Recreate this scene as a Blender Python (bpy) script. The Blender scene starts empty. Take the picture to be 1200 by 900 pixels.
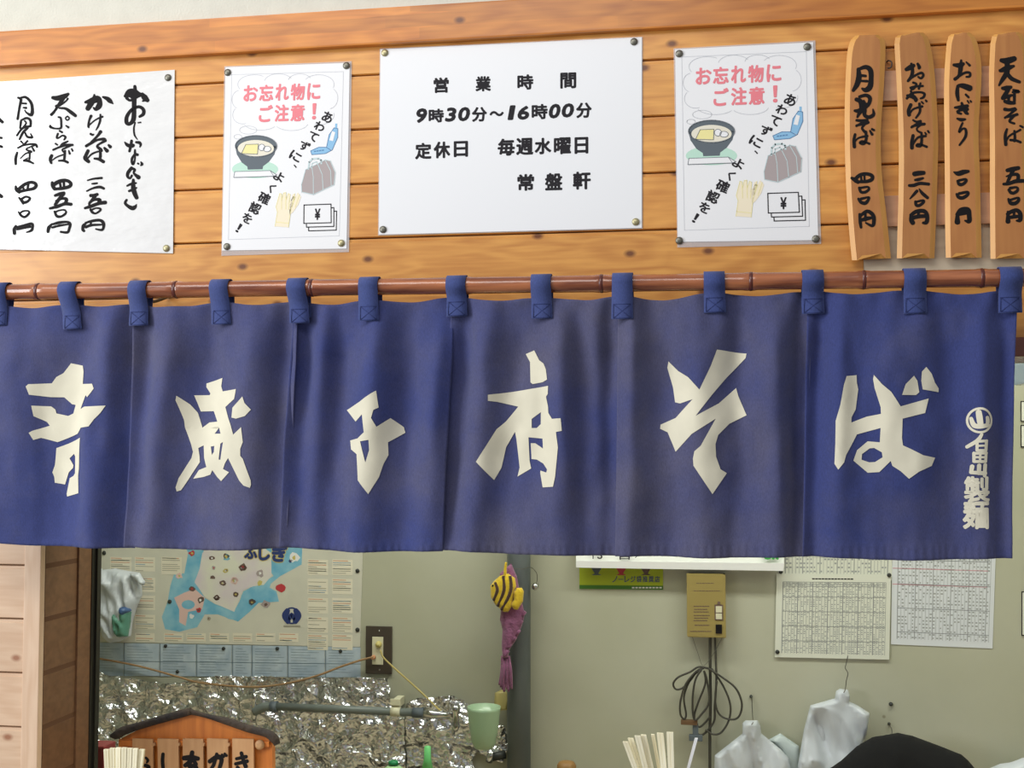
import bpy, bmesh, math, random
from mathutils import Vector, Matrix, Euler, noise
from mathutils.geometry import tessellate_polygon

random.seed(7)
S = bpy.context.scene
COL = S.collection

# ------------------------------------------------------------ camera
F = 1400.0
CAM = Vector((0.0, -1.95, 1.55))
ROT = Euler((math.radians(90 + 2.9), 0.0, math.radians(9.5)), 'XYZ')
RM = ROT.to_matrix()
cd = bpy.data.cameras.new('camera')
cam = bpy.data.objects.new('camera', cd)
COL.objects.link(cam)
cam.location = CAM
cam.rotation_euler = ROT
cd.sensor_width = 36
cd.lens = F / 1200 * 36
cd.clip_start = 0.05
S.camera = cam

# ------------------------------------------------------------ world, lamps, exposure
w = bpy.data.worlds.new('world')
S.world = w
w.use_nodes = True
w.node_tree.nodes['Background'].inputs[0].default_value = (0.93, 0.96, 1.0, 1)
w.node_tree.nodes['Background'].inputs[1].default_value = 0.38


def area(name, loc, target, sx, sy, power, color):
    l = bpy.data.lights.new(name, 'AREA')
    l.shape = 'RECTANGLE'
    l.size, l.size_y = sx, sy
    l.energy = power
    l.color = color
    o = bpy.data.objects.new(name, l)
    COL.objects.link(o)
    o.location = loc
    o.rotation_euler = (Vector(target) - Vector(loc)).to_track_quat('-Z', 'Y').to_euler()
    return o


area('concourse_light', (-1.2, -2.3, 3.6), (0, 0, 1.5), 2.6, 1.0, 44, (1.0, 0.97, 0.93))
area('concourse_window', (-3.4, -2.2, 2.2), (-0.2, 0, 1.5), 1.6, 1.8, 92, (0.95, 0.98, 1.0))
area('kitchen_tube', (-0.9, 0.45, 2.47), (-0.9, 0.55, 0), 1.3, 0.2, 16, (0.97, 1.0, 0.90))
area('kitchen_tube', (0.6, 0.45, 2.47), (0.6, 0.55, 0), 1.3, 0.2, 16, (0.97, 1.0, 0.90))
S.view_settings.view_transform = 'Standard'
S.view_settings.look = 'None'
S.view_settings.gamma = 1
S.view_settings.exposure = 0.0
S.cycles.max_bounces = 8


# ------------------------------------------------------------ helpers
def P(px, py, Y):
    """the point of the upright plane y = Y seen at photo pixel px, py"""
    d = RM @ Vector(((px - 600) / F, -(py - 450) / F, -1))
    t = (Y - CAM.y) / d.y
    return CAM + d * t


def srgb(r, g, b):
    def f(c):
        c /= 255.0
        return c / 12.92 if c <= 0.04045 else ((c + 0.055) / 1.055) ** 2.4
    return (f(r), f(g), f(b), 1)


def ob(name, me, m=None, parent=None):
    o = bpy.data.objects.new(name, me)
    COL.objects.link(o)
    if m is not None and me is not None:
        for k in (m if isinstance(m, (list, tuple)) else [m]):
            if k.name not in [x.name for x in me.materials if x]:
                me.materials.append(k)
    if parent:
        o.parent = parent
    return o


def fin(name, bm, m=None, parent=None, smooth=False):
    me = bpy.data.meshes.new(name)
    bm.normal_update()
    if smooth:
        for f in bm.faces:
            f.smooth = True
    bm.to_mesh(me)
    bm.free()
    return ob(name, me, m, parent)


def empty(name, loc=(0, 0, 0)):
    o = bpy.data.objects.new(name, None)
    o.empty_display_size = 0.02
    COL.objects.link(o)
    o.location = loc
    return o


def tag(o, label, cat, group=None):
    o['label'] = label
    o['category'] = cat
    if group:
        o['group'] = group
    return o


def struct(o):
    o['kind'] = 'structure'
    return o


def reparent(child, parent):
    """parent an already placed child (geometry in world coordinates) to a thing with its own location"""
    child.parent = parent
    child.matrix_parent_inverse = Matrix.Translation(-Vector(parent.location))
    return child


def box(bm, a, b, bev=0):
    a, b = Vector(a), Vector(b)
    r = bmesh.ops.create_cube(bm, size=1)
    for v in r['verts']:
        v.co = Vector(((a.x + b.x) / 2 + v.co.x * (b.x - a.x), (a.y + b.y) / 2 + v.co.y * (b.y - a.y), (a.z + b.z) / 2 + v.co.z * (b.z - a.z)))
    if bev:
        es = set()
        for v in r['verts']:
            es.update(v.link_edges)
        bmesh.ops.bevel(bm, geom=list(es), offset=bev, segments=2, affect='EDGES', profile=0.7)


def boxo(name, a, b, m, parent=None, bev=0):
    bm = bmesh.new()
    box(bm, a, b, bev)
    return fin(name, bm, m, parent)


def smoothpts(pts, n=6):
    """Catmull-Rom through tuples of any length"""
    if len(pts) < 3:
        a, b = pts[0], pts[-1]
        return [tuple(a[i] + (b[i] - a[i]) * k / n for i in range(len(a))) for k in range(n + 1)]
    out = []
    q = [pts[0]] + list(pts) + [pts[-1]]
    for j in range(1, len(q) - 2):
        p0, p1, p2, p3 = q[j - 1], q[j], q[j + 1], q[j + 2]
        for k in range(n):
            t = k / n
            out.append(tuple(0.5 * (2 * p1[i] + (p2[i] - p0[i]) * t + (2 * p0[i] - 5 * p1[i] + 4 * p2[i] - p3[i]) * t * t + (3 * p1[i] - p0[i] - 3 * p2[i] + p3[i]) * t ** 3) for i in range(len(p1))))
    out.append(tuple(pts[-1]))
    return out


def tube(bm, pts, r, seg=8, cap=True, n=5, smooth=True):
    """tube through world points; r number or list"""
    rr = r if isinstance(r, (list, tuple)) else [r] * len(pts)
    q = [tuple(p) + (rr[i],) for i, p in enumerate(pts)]
    if smooth and len(q) > 2:
        q = smoothpts(q, n)
    rings = []
    up = None
    for i, p in enumerate(q):
        c = Vector(p[:3])
        a = Vector(q[max(i - 1, 0)][:3])
        b = Vector(q[min(i + 1, len(q) - 1)][:3])
        d = (b - a)
        if d.length < 1e-9:
            d = Vector((0, 0, 1))
        d.normalize()
        if up is None:
            up = d.orthogonal().normalized()
        up = (up - d * up.dot(d))
        up = up.normalized() if up.length > 1e-6 else d.orthogonal().normalized()
        s = d.cross(up)
        rings.append([bm.verts.new(c + (up * math.cos(2 * math.pi * k / seg) + s * math.sin(2 * math.pi * k / seg)) * p[3]) for k in range(seg)])
    for i in range(len(rings) - 1):
        for k in range(seg):
            f = bm.faces.new((rings[i][k], rings[i][(k + 1) % seg], rings[i + 1][(k + 1) % seg], rings[i + 1][k]))
            f.smooth = True
    if cap:
        bm.faces.new(rings[0][::-1])
        bm.faces.new(rings[-1])


def lathe(bm, prof, c, axis='Z', seg=24):
    """prof list of (radius, height)"""
    c = Vector(c)
    rings = []
    for r, h in prof:
        ring = []
        for k in range(seg):
            a = 2 * math.pi * k / seg
            if axis == 'Z':
                v = Vector((r * math.cos(a), r * math.sin(a), h))
            elif axis == 'Y':
                v = Vector((r * math.cos(a), -h, r * math.sin(a)))
            else:
                v = Vector((h, r * math.cos(a), r * math.sin(a)))
            ring.append(bm.verts.new(c + v))
        rings.append(ring)
    for i in range(len(rings) - 1):
        for k in range(seg):
            f = bm.faces.new((rings[i][k], rings[i][(k + 1) % seg], rings[i + 1][(k + 1) % seg], rings[i + 1][k]))
            f.smooth = True
    bm.faces.new(rings[0][::-1])
    bm.faces.new(rings[-1])


def tess(poly, holes=()):
    rings = [[Vector((x, y, 0)) for x, y in r] for r in [poly] + list(holes)]
    pts = [p for r in rings for p in r]
    return pts, tessellate_polygon(rings)


def flat_bm(bm, poly, fn, holes=()):
    pts, tris = tess(poly, holes)
    vs = [bm.verts.new(fn(p.x, p.y)) for p in pts]
    for t in tris:
        try:
            f = bm.faces.new([vs[i] for i in t])
        except ValueError:
            pass


def homog(src, dst):
    """projective map between two pixel quads"""
    A = []
    for (x, y), (u, v) in zip(src, dst):
        A.append([x, y, 1, 0, 0, 0, -u * x, -u * y, u])
        A.append([0, 0, 0, x, y, 1, -v * x, -v * y, v])
    n = 8
    for i in range(n):
        p = max(range(i, n), key=lambda r: abs(A[r][i]))
        A[i], A[p] = A[p], A[i]
        d = A[i][i]
        A[i] = [a / d for a in A[i]]
        for r in range(n):
            if r != i:
                k = A[r][i]
                A[r] = [a - k * b for a, b in zip(A[r], A[i])]
    h = [A[i][8] for i in range(8)]
    return lambda x, y: ((h[0] * x + h[1] * y + h[2]) / (h[6] * x + h[7] * y + 1), (h[3] * x + h[4] * y + h[5]) / (h[6] * x + h[7] * y + 1))


def stroke_poly(pts):
    """brush stroke outline from (x, y, width) points"""
    q = smoothpts(pts, 5)
    L, R = [], []
    for i, p in enumerate(q):
        a = q[max(i - 1, 0)]
        b = q[min(i + 1, len(q) - 1)]
        dx, dy = b[0] - a[0], b[1] - a[1]
        l = math.hypot(dx, dy) or 1
        dx, dy = dx / l, dy / l
        wd = max(p[2], 2) / 2 * 1.34 + 0.8
        L.append((p[0] - dy * wd, p[1] + dx * wd))
        R.append((p[0] + dy * wd, p[1] - dx * wd))

    def cap(i, s):
        p = q[i]
        a = q[1] if i == 0 else q[-2]
        dx, dy = p[0] - a[0], p[1] - a[1]
        l = math.hypot(dx, dy) or 1
        dx, dy = dx / l, dy / l
        wd = max(p[2], 2) / 2 * 1.34 + 0.8
        return [(p[0] + dx * wd * c + s * dy * wd * d, p[1] + dy * wd * c - s * dx * wd * d) for c, d in ((0.6, 0.8), (0.95, 0.0), (0.6, -0.8))]
    return L, R, cap(0, -1), cap(-1, 1)


def stroke_bm(bm, pts, fn):
    L, R, c0, c1 = stroke_poly(pts)
    lv = [bm.verts.new(fn(*p)) for p in L]
    rv = [bm.verts.new(fn(*p)) for p in R]
    for i in range(len(lv) - 1):
        bm.faces.new((lv[i], lv[i + 1], rv[i + 1], rv[i]))
    a = [bm.verts.new(fn(*p)) for p in c0]
    bm.faces.new([lv[0]] + a[::-1] + [rv[0]] if False else [rv[0]] + a + [lv[0]])
    b = [bm.verts.new(fn(*p)) for p in c1]
    bm.faces.new([lv[-1]] + b[::-1] + [rv[-1]])


def brush(name, groups, Y, m, parent, lift=0.0006, fn=None):
    """groups: (x0, y0, scale, strokes); strokes in enlarged coordinates of that patch"""
    k = 0
    last = None
    for x0, y0, s, strokes in groups:
        bm = bmesh.new()
        for st in strokes:
            k += 1
            e = lift + (k % 9) * 0.00004
            if fn:
                f = lambda x, y, e=e: fn(x0 + x / s, y0 + y / s, e)
            else:
                f = lambda x, y, e=e: P(x0 + x / s, y0 + y / s, Y - e)
            stroke_bm(bm, st, f)
        last = fin(name, bm, m, parent)
    return last


_glyph = {}


def glyph(ch, off):
    key = (ch, off)
    if key not in _glyph:
        c = bpy.data.curves.new('glyph', 'FONT')
        c.body = ch
        c.size = 1.0
        c.offset = off
        c.resolution_u = 3
        o = bpy.data.objects.new('glyph', c)
        me = o.to_mesh()
        vs = [(v.co.x, v.co.y) for v in me.vertices]
        fs = [tuple(p.vertices) for p in me.polygons]
        o.to_mesh_clear()
        bpy.data.objects.remove(o)
        bpy.data.curves.remove(c)
        _glyph[key] = (vs, fs)
    return _glyph[key]


def glyph_bm(bm, ch, box4, fn, off=0.012, rot=0, shear=0, slope=0):
    """fit a font glyph or word to the box (x0, y0, x1, y1), y down"""
    vs, fs = glyph(ch, 0.0)
    if not vs:
        return
    if off > 0:
        W0, H0 = box4[2] - box4[0], box4[3] - box4[1]
        d = off * max(W0, H0) * 1.15
        b4 = (box4[0] + d, box4[1] + d, box4[2] - d, box4[3] - d)
        for q, (sx, sy) in enumerate(((0, 0), (d, 0), (-d, 0), (0, d), (0, -d), (d * .7, d * .7), (-d * .7, d * .7), (d * .7, -d * .7), (-d * .7, -d * .7))):
            g = lambda x, y, sx=sx, sy=sy, q=q: fn(x + sx, y + sy) - Vector((0, q * 0.000012, 0))
            glyph_bm(bm, ch, b4, g, 0, rot, shear, slope)
        return
    x0 = min(v[0] for v in vs); x1 = max(v[0] for v in vs)
    y0 = min(v[1] for v in vs); y1 = max(v[1] for v in vs)
    cx, cy = (box4[0] + box4[2]) / 2, (box4[1] + box4[3]) / 2
    W_, H_ = box4[2] - box4[0], box4[3] - box4[1]
    r = math.radians(rot)
    out = []
    for x, y in vs:
        u = ((x - x0) / max(x1 - x0, 1e-6) - 0.5) * W_
        v = (0.5 - (y - y0) / max(y1 - y0, 1e-6)) * H_
        u -= shear * v
        u, v = u * math.cos(r) - v * math.sin(r), u * math.sin(r) + v * math.cos(r)
        v += slope * u
        out.append(bm.verts.new(fn(cx + u, cy + v)))
    for f in fs:
        try:
            bm.faces.new([out[i] for i in f])
        except ValueError:
            pass


def densify(bm, step):
    """cut a flat y-facing mesh along a lattice so it can be bent"""
    xs = [v.co.x for v in bm.verts]
    zs = [v.co.z for v in bm.verts]
    for ax, lo, hi in ((0, min(xs), max(xs)), (2, min(zs), max(zs))):
        k = math.floor(lo / step) + 1
        while k * step < hi:
            co = [0, 0, 0]; no = [0, 0, 0]
            co[ax] = k * step + 1e-5; no[ax] = 1
            bmesh.ops.bisect_plane(bm, geom=bm.verts[:] + bm.edges[:] + bm.faces[:], dist=1e-7, plane_co=co, plane_no=no)
            k += 1


def seg_dist(p, a, b):
    d = (b[0] - a[0], b[1] - a[1])
    l2 = d[0] ** 2 + d[1] ** 2
    t = 0 if l2 == 0 else max(0, min(1, ((p[0] - a[0]) * d[0] + (p[1] - a[1]) * d[1]) / l2))
    return math.hypot(p[0] - a[0] - d[0] * t, p[1] - a[1] - d[1] * t)


def puff(name, outline, Y, T, R, m, parent=None, step=0.012, crease=0.0, cs=30, back=1.0, smooth=True, sharp=False):
    """soft closed body: outline in photo pixels on plane Y, half thickness T reached R inside the edge"""
    bm = bmesh.new()
    pts = [P(x, y, Y) for x, y in outline]
    flat_bm(bm, [(p.x, p.z) for p in pts], lambda x, z: Vector((x, Y, z)))
    densify(bm, step)
    bmesh.ops.remove_doubles(bm, verts=bm.verts[:], dist=1e-6)
    bmesh.ops.triangulate(bm, faces=bm.faces[:])
    pp = [(p.x, p.z) for p in pts]
    n = len(pp)
    dist = {}
    for v in bm.verts:
        dist[v] = min(seg_dist((v.co.x, v.co.z), pp[i], pp[(i + 1) % n]) for i in range(n))
    fr = list(bm.faces)
    front = list(bm.verts)
    mp = {}
    for v in front:
        if dist[v] < 1e-5:
            mp[v] = v
        else:
            mp[v] = bm.verts.new(v.co)
    for f in fr:
        try:
            bm.faces.new([mp[v] for v in reversed(f.verts)])
        except ValueError:
            pass
    for v in front:
        d = dist[v]
        t = min(1, d / R)
        h = T * math.sqrt(max(0, 1 - (1 - t) ** 2))
        c = 0
        if crease:
            q = Vector((v.co.x * cs + v.co.z * cs * 0.25, 3.1, v.co.z * cs * 0.3))
            c = (1 - 2 * abs(noise.noise(q))) * crease * min(1, d / R * 2) + noise.noise(q * 2.3) * crease * 0.5 * min(1, d / R * 2)
        if mp[v] is not v:
            mp[v].co.y = Y + h * back + (c * 0.5)
            v.co.y = Y - h - c
    bmesh.ops.recalc_face_normals(bm, faces=bm.faces[:])
    return fin(name, bm, m, parent, smooth=smooth)


# ------------------------------------------------------------ materials
def mat(name, rgb, rough=0.6, metal=0.0, coat=0.0, bump=0.0, bscale=200, var=0.0, vscale=8, alpha=1.0, trans=0.0, sheen=0, spec=None, rgb2=None, bdist=0.001, stretch=(1, 1, 1), coat_rough=0.05):
    m = bpy.data.materials.new(name)
    m.use_nodes = True
    nt = m.node_tree
    b = nt.nodes['Principled BSDF']
    b.inputs['Roughness'].default_value = rough
    b.inputs['Metallic'].default_value = metal
    b.inputs['Coat Weight'].default_value = coat
    b.inputs['Coat Roughness'].default_value = coat_rough
    b.inputs['Transmission Weight'].default_value = trans
    b.inputs['Alpha'].default_value = alpha
    b.inputs['Sheen Weight'].default_value = sheen
    if spec is not None:
        b.inputs['Specular IOR Level'].default_value = spec
    c = srgb(*rgb)
    b.inputs['Base Color'].default_value = c
    tc = nt.nodes.new('ShaderNodeTexCoord')
    mp = nt.nodes.new('ShaderNodeMapping')
    mp.inputs['Scale'].default_value = stretch
    nt.links.new(tc.outputs['Object'], mp.inputs[0])
    if var or rgb2:
        n = nt.nodes.new('ShaderNodeTexNoise')
        n.inputs['Scale'].default_value = vscale
        n.inputs['Detail'].default_value = 6
        nt.links.new(mp.outputs[0], n.inputs['Vector'])
        mx = nt.nodes.new('ShaderNodeMix')
        mx.data_type = 'RGBA'
        c2 = srgb(*rgb2) if rgb2 else tuple(x * (1 - var) for x in c[:3]) + (1,)
        mx.inputs[6].default_value = c
        mx.inputs[7].default_value = c2
        rp = nt.nodes.new('ShaderNodeMapRange')
        rp.inputs[1].default_value = 0.35
        rp.inputs[2].default_value = 0.65
        nt.links.new(n.outputs[0], rp.inputs[0])
        nt.links.new(rp.outputs[0], mx.inputs[0])
        nt.links.new(mx.outputs[2], b.inputs['Base Color'])
    if bump:
        n2 = nt.nodes.new('ShaderNodeTexNoise')
        n2.inputs['Scale'].default_value = bscale
        n2.inputs['Detail'].default_value = 4
        nt.links.new(mp.outputs[0], n2.inputs['Vector'])
        bp = nt.nodes.new('ShaderNodeBump')
        bp.inputs['Strength'].default_value = bump
        bp.inputs['Distance'].default_value = bdist
        nt.links.new(n2.outputs[0], bp.inputs['Height'])
        nt.links.new(bp.outputs[0], b.inputs['Normal'])
        if coat:
            nt.links.new(bp.outputs[0], b.inputs['Coat Normal'])
    return m


def wood(name, light, dark, knot=(110, 58, 28), axis='X', rough=0.38, coat=0.25, knots=True, tone=None, fine=1.0, joints=False):
    """boards with long grain, growth bands and knots; offset per object so no two match"""
    m = bpy.data.materials.new(name)
    m.use_nodes = True
    nt = m.node_tree
    N = nt.nodes.new
    Lk = nt.links.new
    b = nt.nodes['Principled BSDF']
    b.inputs['Roughness'].default_value = rough
    b.inputs['Coat Weight'].default_value = coat
    b.inputs['Coat Roughness'].default_value = 0.25
    tc = N('ShaderNodeTexCoord')
    oi = N('ShaderNodeObjectInfo')
    ml = N('ShaderNodeVectorMath'); ml.operation = 'SCALE'
    ml.inputs[0].default_value = (31.0, 17.0, 23.0)
    Lk(oi.outputs['Random'], ml.inputs['Scale'])
    ad = N('ShaderNodeVectorMath'); ad.operation = 'ADD'
    Lk(tc.outputs['Object'], ad.inputs[0])
    Lk(ml.outputs[0], ad.inputs[1])
    st = {'X': (1.2, 9, 14), 'Z': (14, 9, 1.2)}[axis]
    mp = N('ShaderNodeMapping'); mp.inputs['Scale'].default_value = st
    Lk(ad.outputs[0], mp.inputs[0])
    # knots
    sx_ = N('ShaderNodeSeparateXYZ'); Lk(ad.outputs[0], sx_.inputs[0])
    cx_ = N('ShaderNodeCombineXYZ'); Lk(sx_.outputs[0], cx_.inputs[0]); Lk(sx_.outputs[2], cx_.inputs[1])
    vm = N('ShaderNodeMapping')
    vm.inputs['Scale'].default_value = {'X': (7, 11, 1), 'Z': (11, 7, 1)}[axis]
    Lk(cx_.outputs[0], vm.inputs[0])
    vo = N('ShaderNodeTexVoronoi'); vo.voronoi_dimensions = '2D'; vo.inputs['Scale'].default_value = 1.0
    vo.inputs['Randomness'].default_value = 1.0
    Lk(vm.outputs[0], vo.inputs['Vector'])
    # grain noise warped around knots
    wv = N('ShaderNodeTexNoise'); wv.inputs['Scale'].default_value = 1.3; wv.inputs['Detail'].default_value = 3
    Lk(mp.outputs[0], wv.inputs['Vector'])
    mth = N('ShaderNodeMath'); mth.operation = 'MULTIPLY_ADD'
    Lk(wv.outputs[0], mth.inputs[0]); mth.inputs[1].default_value = 8.0
    k2 = N('ShaderNodeMath'); k2.operation = 'MULTIPLY'; k2.inputs[1].default_value = 2.5
    Lk(vo.outputs['Distance'], k2.inputs[0])
    Lk(k2.outputs[0], mth.inputs[2])
    sn = N('ShaderNodeMath'); sn.operation = 'SINE'
    m6 = N('ShaderNodeMath'); m6.operation = 'MULTIPLY'; m6.inputs[1].default_value = 4.2
    Lk(mth.outputs[0], m6.inputs[0]); Lk(m6.outputs[0], sn.inputs[0])
    fb = N('ShaderNodeTexNoise'); fb.inputs['Scale'].default_value = 4 * fine; fb.inputs['Detail'].default_value = 5
    mf = N('ShaderNodeMapping'); mf.inputs['Scale'].default_value = {'X': (2.2, 26, 34), 'Z': (34, 26, 2.2)}[axis]; Lk(ad.outputs[0], mf.inputs[0]); Lk(mf.outputs[0], fb.inputs['Vector'])
    mr = N('ShaderNodeMapRange'); mr.inputs[1].default_value = -1.0; mr.inputs[2].default_value = 1.6
    mr.inputs[3].default_value = 0.0; mr.inputs[4].default_value = 0.40
    Lk(sn.outputs[0], mr.inputs[0])
    a2 = N('ShaderNodeMath'); a2.operation = 'MULTIPLY_ADD'; a2.inputs[1].default_value = 0.95
    Lk(fb.outputs[0], a2.inputs[0]); Lk(mr.outputs[0], a2.inputs[2])
    a3 = N('ShaderNodeMath'); a3.operation = 'SUBTRACT'; a3.inputs[1].default_value = 0.30; a3.use_clamp = True
    Lk(a2.outputs[0], a3.inputs[0])
    mx = N('ShaderNodeMix'); mx.data_type = 'RGBA'
    mx.inputs[6].default_value = srgb(*light); mx.inputs[7].default_value = srgb(*dark)
    Lk(a3.outputs[0], mx.inputs[0])
    last = mx.outputs[2]
    hv = N('ShaderNodeHueSaturation')
    rv = N('ShaderNodeMapRange'); rv.inputs[3].default_value = 0.9; rv.inputs[4].default_value = 1.08
    Lk(oi.outputs['Random'], rv.inputs[0]); Lk(rv.outputs[0], hv.inputs['Value'])
    Lk(last, hv.inputs['Color'])
    last = hv.outputs[0]
    if joints:
        # finger-jointed staves differ in tone
        jm = N('ShaderNodeMapping'); jm.inputs['Scale'].default_value = (2.6, 0.01, 46)
        Lk(tc.outputs['Object'], jm.inputs[0])
        jv = N('ShaderNodeTexVoronoi'); jv.distance = 'CHEBYCHEV'; jv.inputs['Scale'].default_value = 1; jv.inputs['Randomness'].default_value = 0.4
        Lk(jm.outputs[0], jv.inputs['Vector'])
        sp = N('ShaderNodeSeparateColor'); Lk(jv.outputs['Color'], sp.inputs[0])
        jr = N('ShaderNodeMapRange'); jr.inputs[3].default_value = 0.8; jr.inputs[4].default_value = 1.12
        Lk(sp.outputs[0], jr.inputs[0])
        h2 = N('ShaderNodeHueSaturation'); Lk(jr.outputs[0], h2.inputs['Value']); Lk(last, h2.inputs['Color'])
        last = h2.outputs[0]
    if knots:
        kr = N('ShaderNodeMapRange'); kr.inputs[1].default_value = 0.03; kr.inputs[2].default_value = 0.085
        kr.inputs[3].default_value = 0.9; kr.inputs[4].default_value = 0.0
        Lk(vo.outputs['Distance'], kr.inputs[0])
        mk = N('ShaderNodeMix'); mk.data_type = 'RGBA'
        sc_ = N('ShaderNodeSeparateColor'); Lk(vo.outputs['Color'], sc_.inputs[0])
        gt = N('ShaderNodeMath'); gt.operation = 'GREATER_THAN'; gt.inputs[1].default_value = 0.5; Lk(sc_.outputs[0], gt.inputs[0])
        mm_ = N('ShaderNodeMath'); mm_.operation = 'MULTIPLY'; Lk(gt.outputs[0], mm_.inputs[0]); Lk(kr.outputs[0], mm_.inputs[1])
        Lk(mm_.outputs[0], mk.inputs[0]); Lk(last, mk.inputs[6])
        mk.inputs[7].default_value = srgb(*knot)
        last = mk.outputs[2]
    Lk(last, b.inputs['Base Color'])
    bp = N('ShaderNodeBump'); bp.inputs['Strength'].default_value = 0.15; bp.inputs['Distance'].default_value = 0.0006
    Lk(fb.outputs[0], bp.inputs['Height']); Lk(bp.outputs[0], b.inputs['Normal'])
    return m


M = {}
M['pine'] = wood('honey_pine', (226, 162, 80), (172, 100, 36), knot=(96, 46, 22))
M['beam'] = wood('laminated_pine', (210, 134, 54), (156, 82, 26), knot=(92, 44, 22), joints=True)
M['pale'] = wood('pale_pine', (224, 192, 162), (200, 160, 128), knot=(150, 96, 66), rough=0.5, coat=0.1)
M['greypine'] = wood('greyed_pine', (226, 210, 184), (200, 178, 148), rough=0.45)
M['rail'] = wood('pinkish_rail', (196, 152, 118), (164, 116, 84), knots=False)
M['pale_v'] = wood('pale_pine_post', (228, 198, 170), (206, 168, 136), axis='Z', knots=False, rough=0.5, coat=0.1)
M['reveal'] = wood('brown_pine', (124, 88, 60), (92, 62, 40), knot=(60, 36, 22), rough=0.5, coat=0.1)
M['reddish'] = wood('red_brown_lintel', (128, 66, 48), (92, 44, 32), knots=False)
M['tag_face'] = wood('tag_board_face', (190, 128, 70), (166, 104, 54), axis='Z', knots=False, rough=0.5, coat=0.05)
M['tag_edge'] = wood('tag_board_edge', (222, 164, 84), (206, 142, 66), axis='Z', knots=False, rough=0.45, coat=0.1)
M['plaster'] = mat('cream_plaster', (216, 213, 200), 0.9, bump=0.5, bscale=260, bdist=0.002, var=0.06, vscale=30)
M['kwall'] = mat('kitchen_wall_paint', (190, 190, 172), 0.75, bump=0.15, bscale=60, rgb2=(178, 178, 156), vscale=2.2)
def specks(m):
    nt = m.node_tree
    b = nt.nodes['Principled BSDF']
    src = b.inputs['Base Color'].links[0].from_socket
    tc = nt.nodes.new('ShaderNodeTexCoord')
    v = nt.nodes.new('ShaderNodeTexVoronoi'); v.inputs['Scale'].default_value = 9
    nt.links.new(tc.outputs['Object'], v.inputs['Vector'])
    r = nt.nodes.new('ShaderNodeMapRange'); r.inputs[1].default_value = 0.025; r.inputs[2].default_value = 0.05; r.inputs[3].default_value = 0.55; r.inputs[4].default_value = 0
    nt.links.new(v.outputs['Distance'], r.inputs[0])
    mx = nt.nodes.new('ShaderNodeMix'); mx.data_type = 'RGBA'; mx.inputs[7].default_value = srgb(110, 100, 70)
    nt.links.new(r.outputs[0], mx.inputs[0]); nt.links.new(src, mx.inputs[6]); nt.links.new(mx.outputs[2], b.inputs['Base Color'])


specks(M['kwall'])
M['backing'] = mat('wall_backing', (92, 60, 36), 0.8)
M['paper'] = mat('white_paper', (238, 238, 240), 0.55)
M['board'] = mat('laminated_white_sheet', (236, 237, 240), 0.5, coat=0.5, coat_rough=0.3, bump=0.05, bscale=14)
M['film'] = mat('glossy_plastic_sheet', (224, 223, 222), 0.4, coat=1.0, bump=0.9, bscale=9, bdist=0.004, coat_rough=0.08, stretch=(1, 1, 2.2))
M['lam'] = mat('clear_lamination', (225, 225, 228), 0.15, alpha=0.35, coat=0.6)
M['ink'] = mat('black_ink', (22, 19, 21), 0.7, spec=0.2)
M['print'] = mat('dark_grey_print', (40, 38, 42), 0.7, spec=0.2)
M['pink'] = mat('pink_print', (236, 130, 140), 0.6)
M['tack'] = mat('dull_steel', (120, 118, 108), 0.42, metal=0.7)
M['tack2'] = mat('dull_brass', (176, 168, 130), 0.4, metal=0.6)
M['tack3'] = mat('dark_tack', (58, 60, 58), 0.5, metal=0.3)
M['glyphcloth'] = mat('unbleached_dyed_lettering', (226, 220, 198), 0.85, bump=0.2, bscale=900, bdist=0.0005, var=0.08, vscale=20)
M['aluminium'] = mat('dark_bronze_frame', (52, 50, 44), 0.35, metal=0.5)
M['steel'] = mat('chrome', (210, 212, 214), 0.18, metal=1.0)
M['wire'] = mat('grey_wire', (110, 108, 100), 0.4, metal=0.8)
M['conc'] = mat('grey_floor', (150, 148, 142), 0.8, var=0.15)
M['counter'] = mat('beige_laminate_counter', (196, 180, 150), 0.35)


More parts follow.
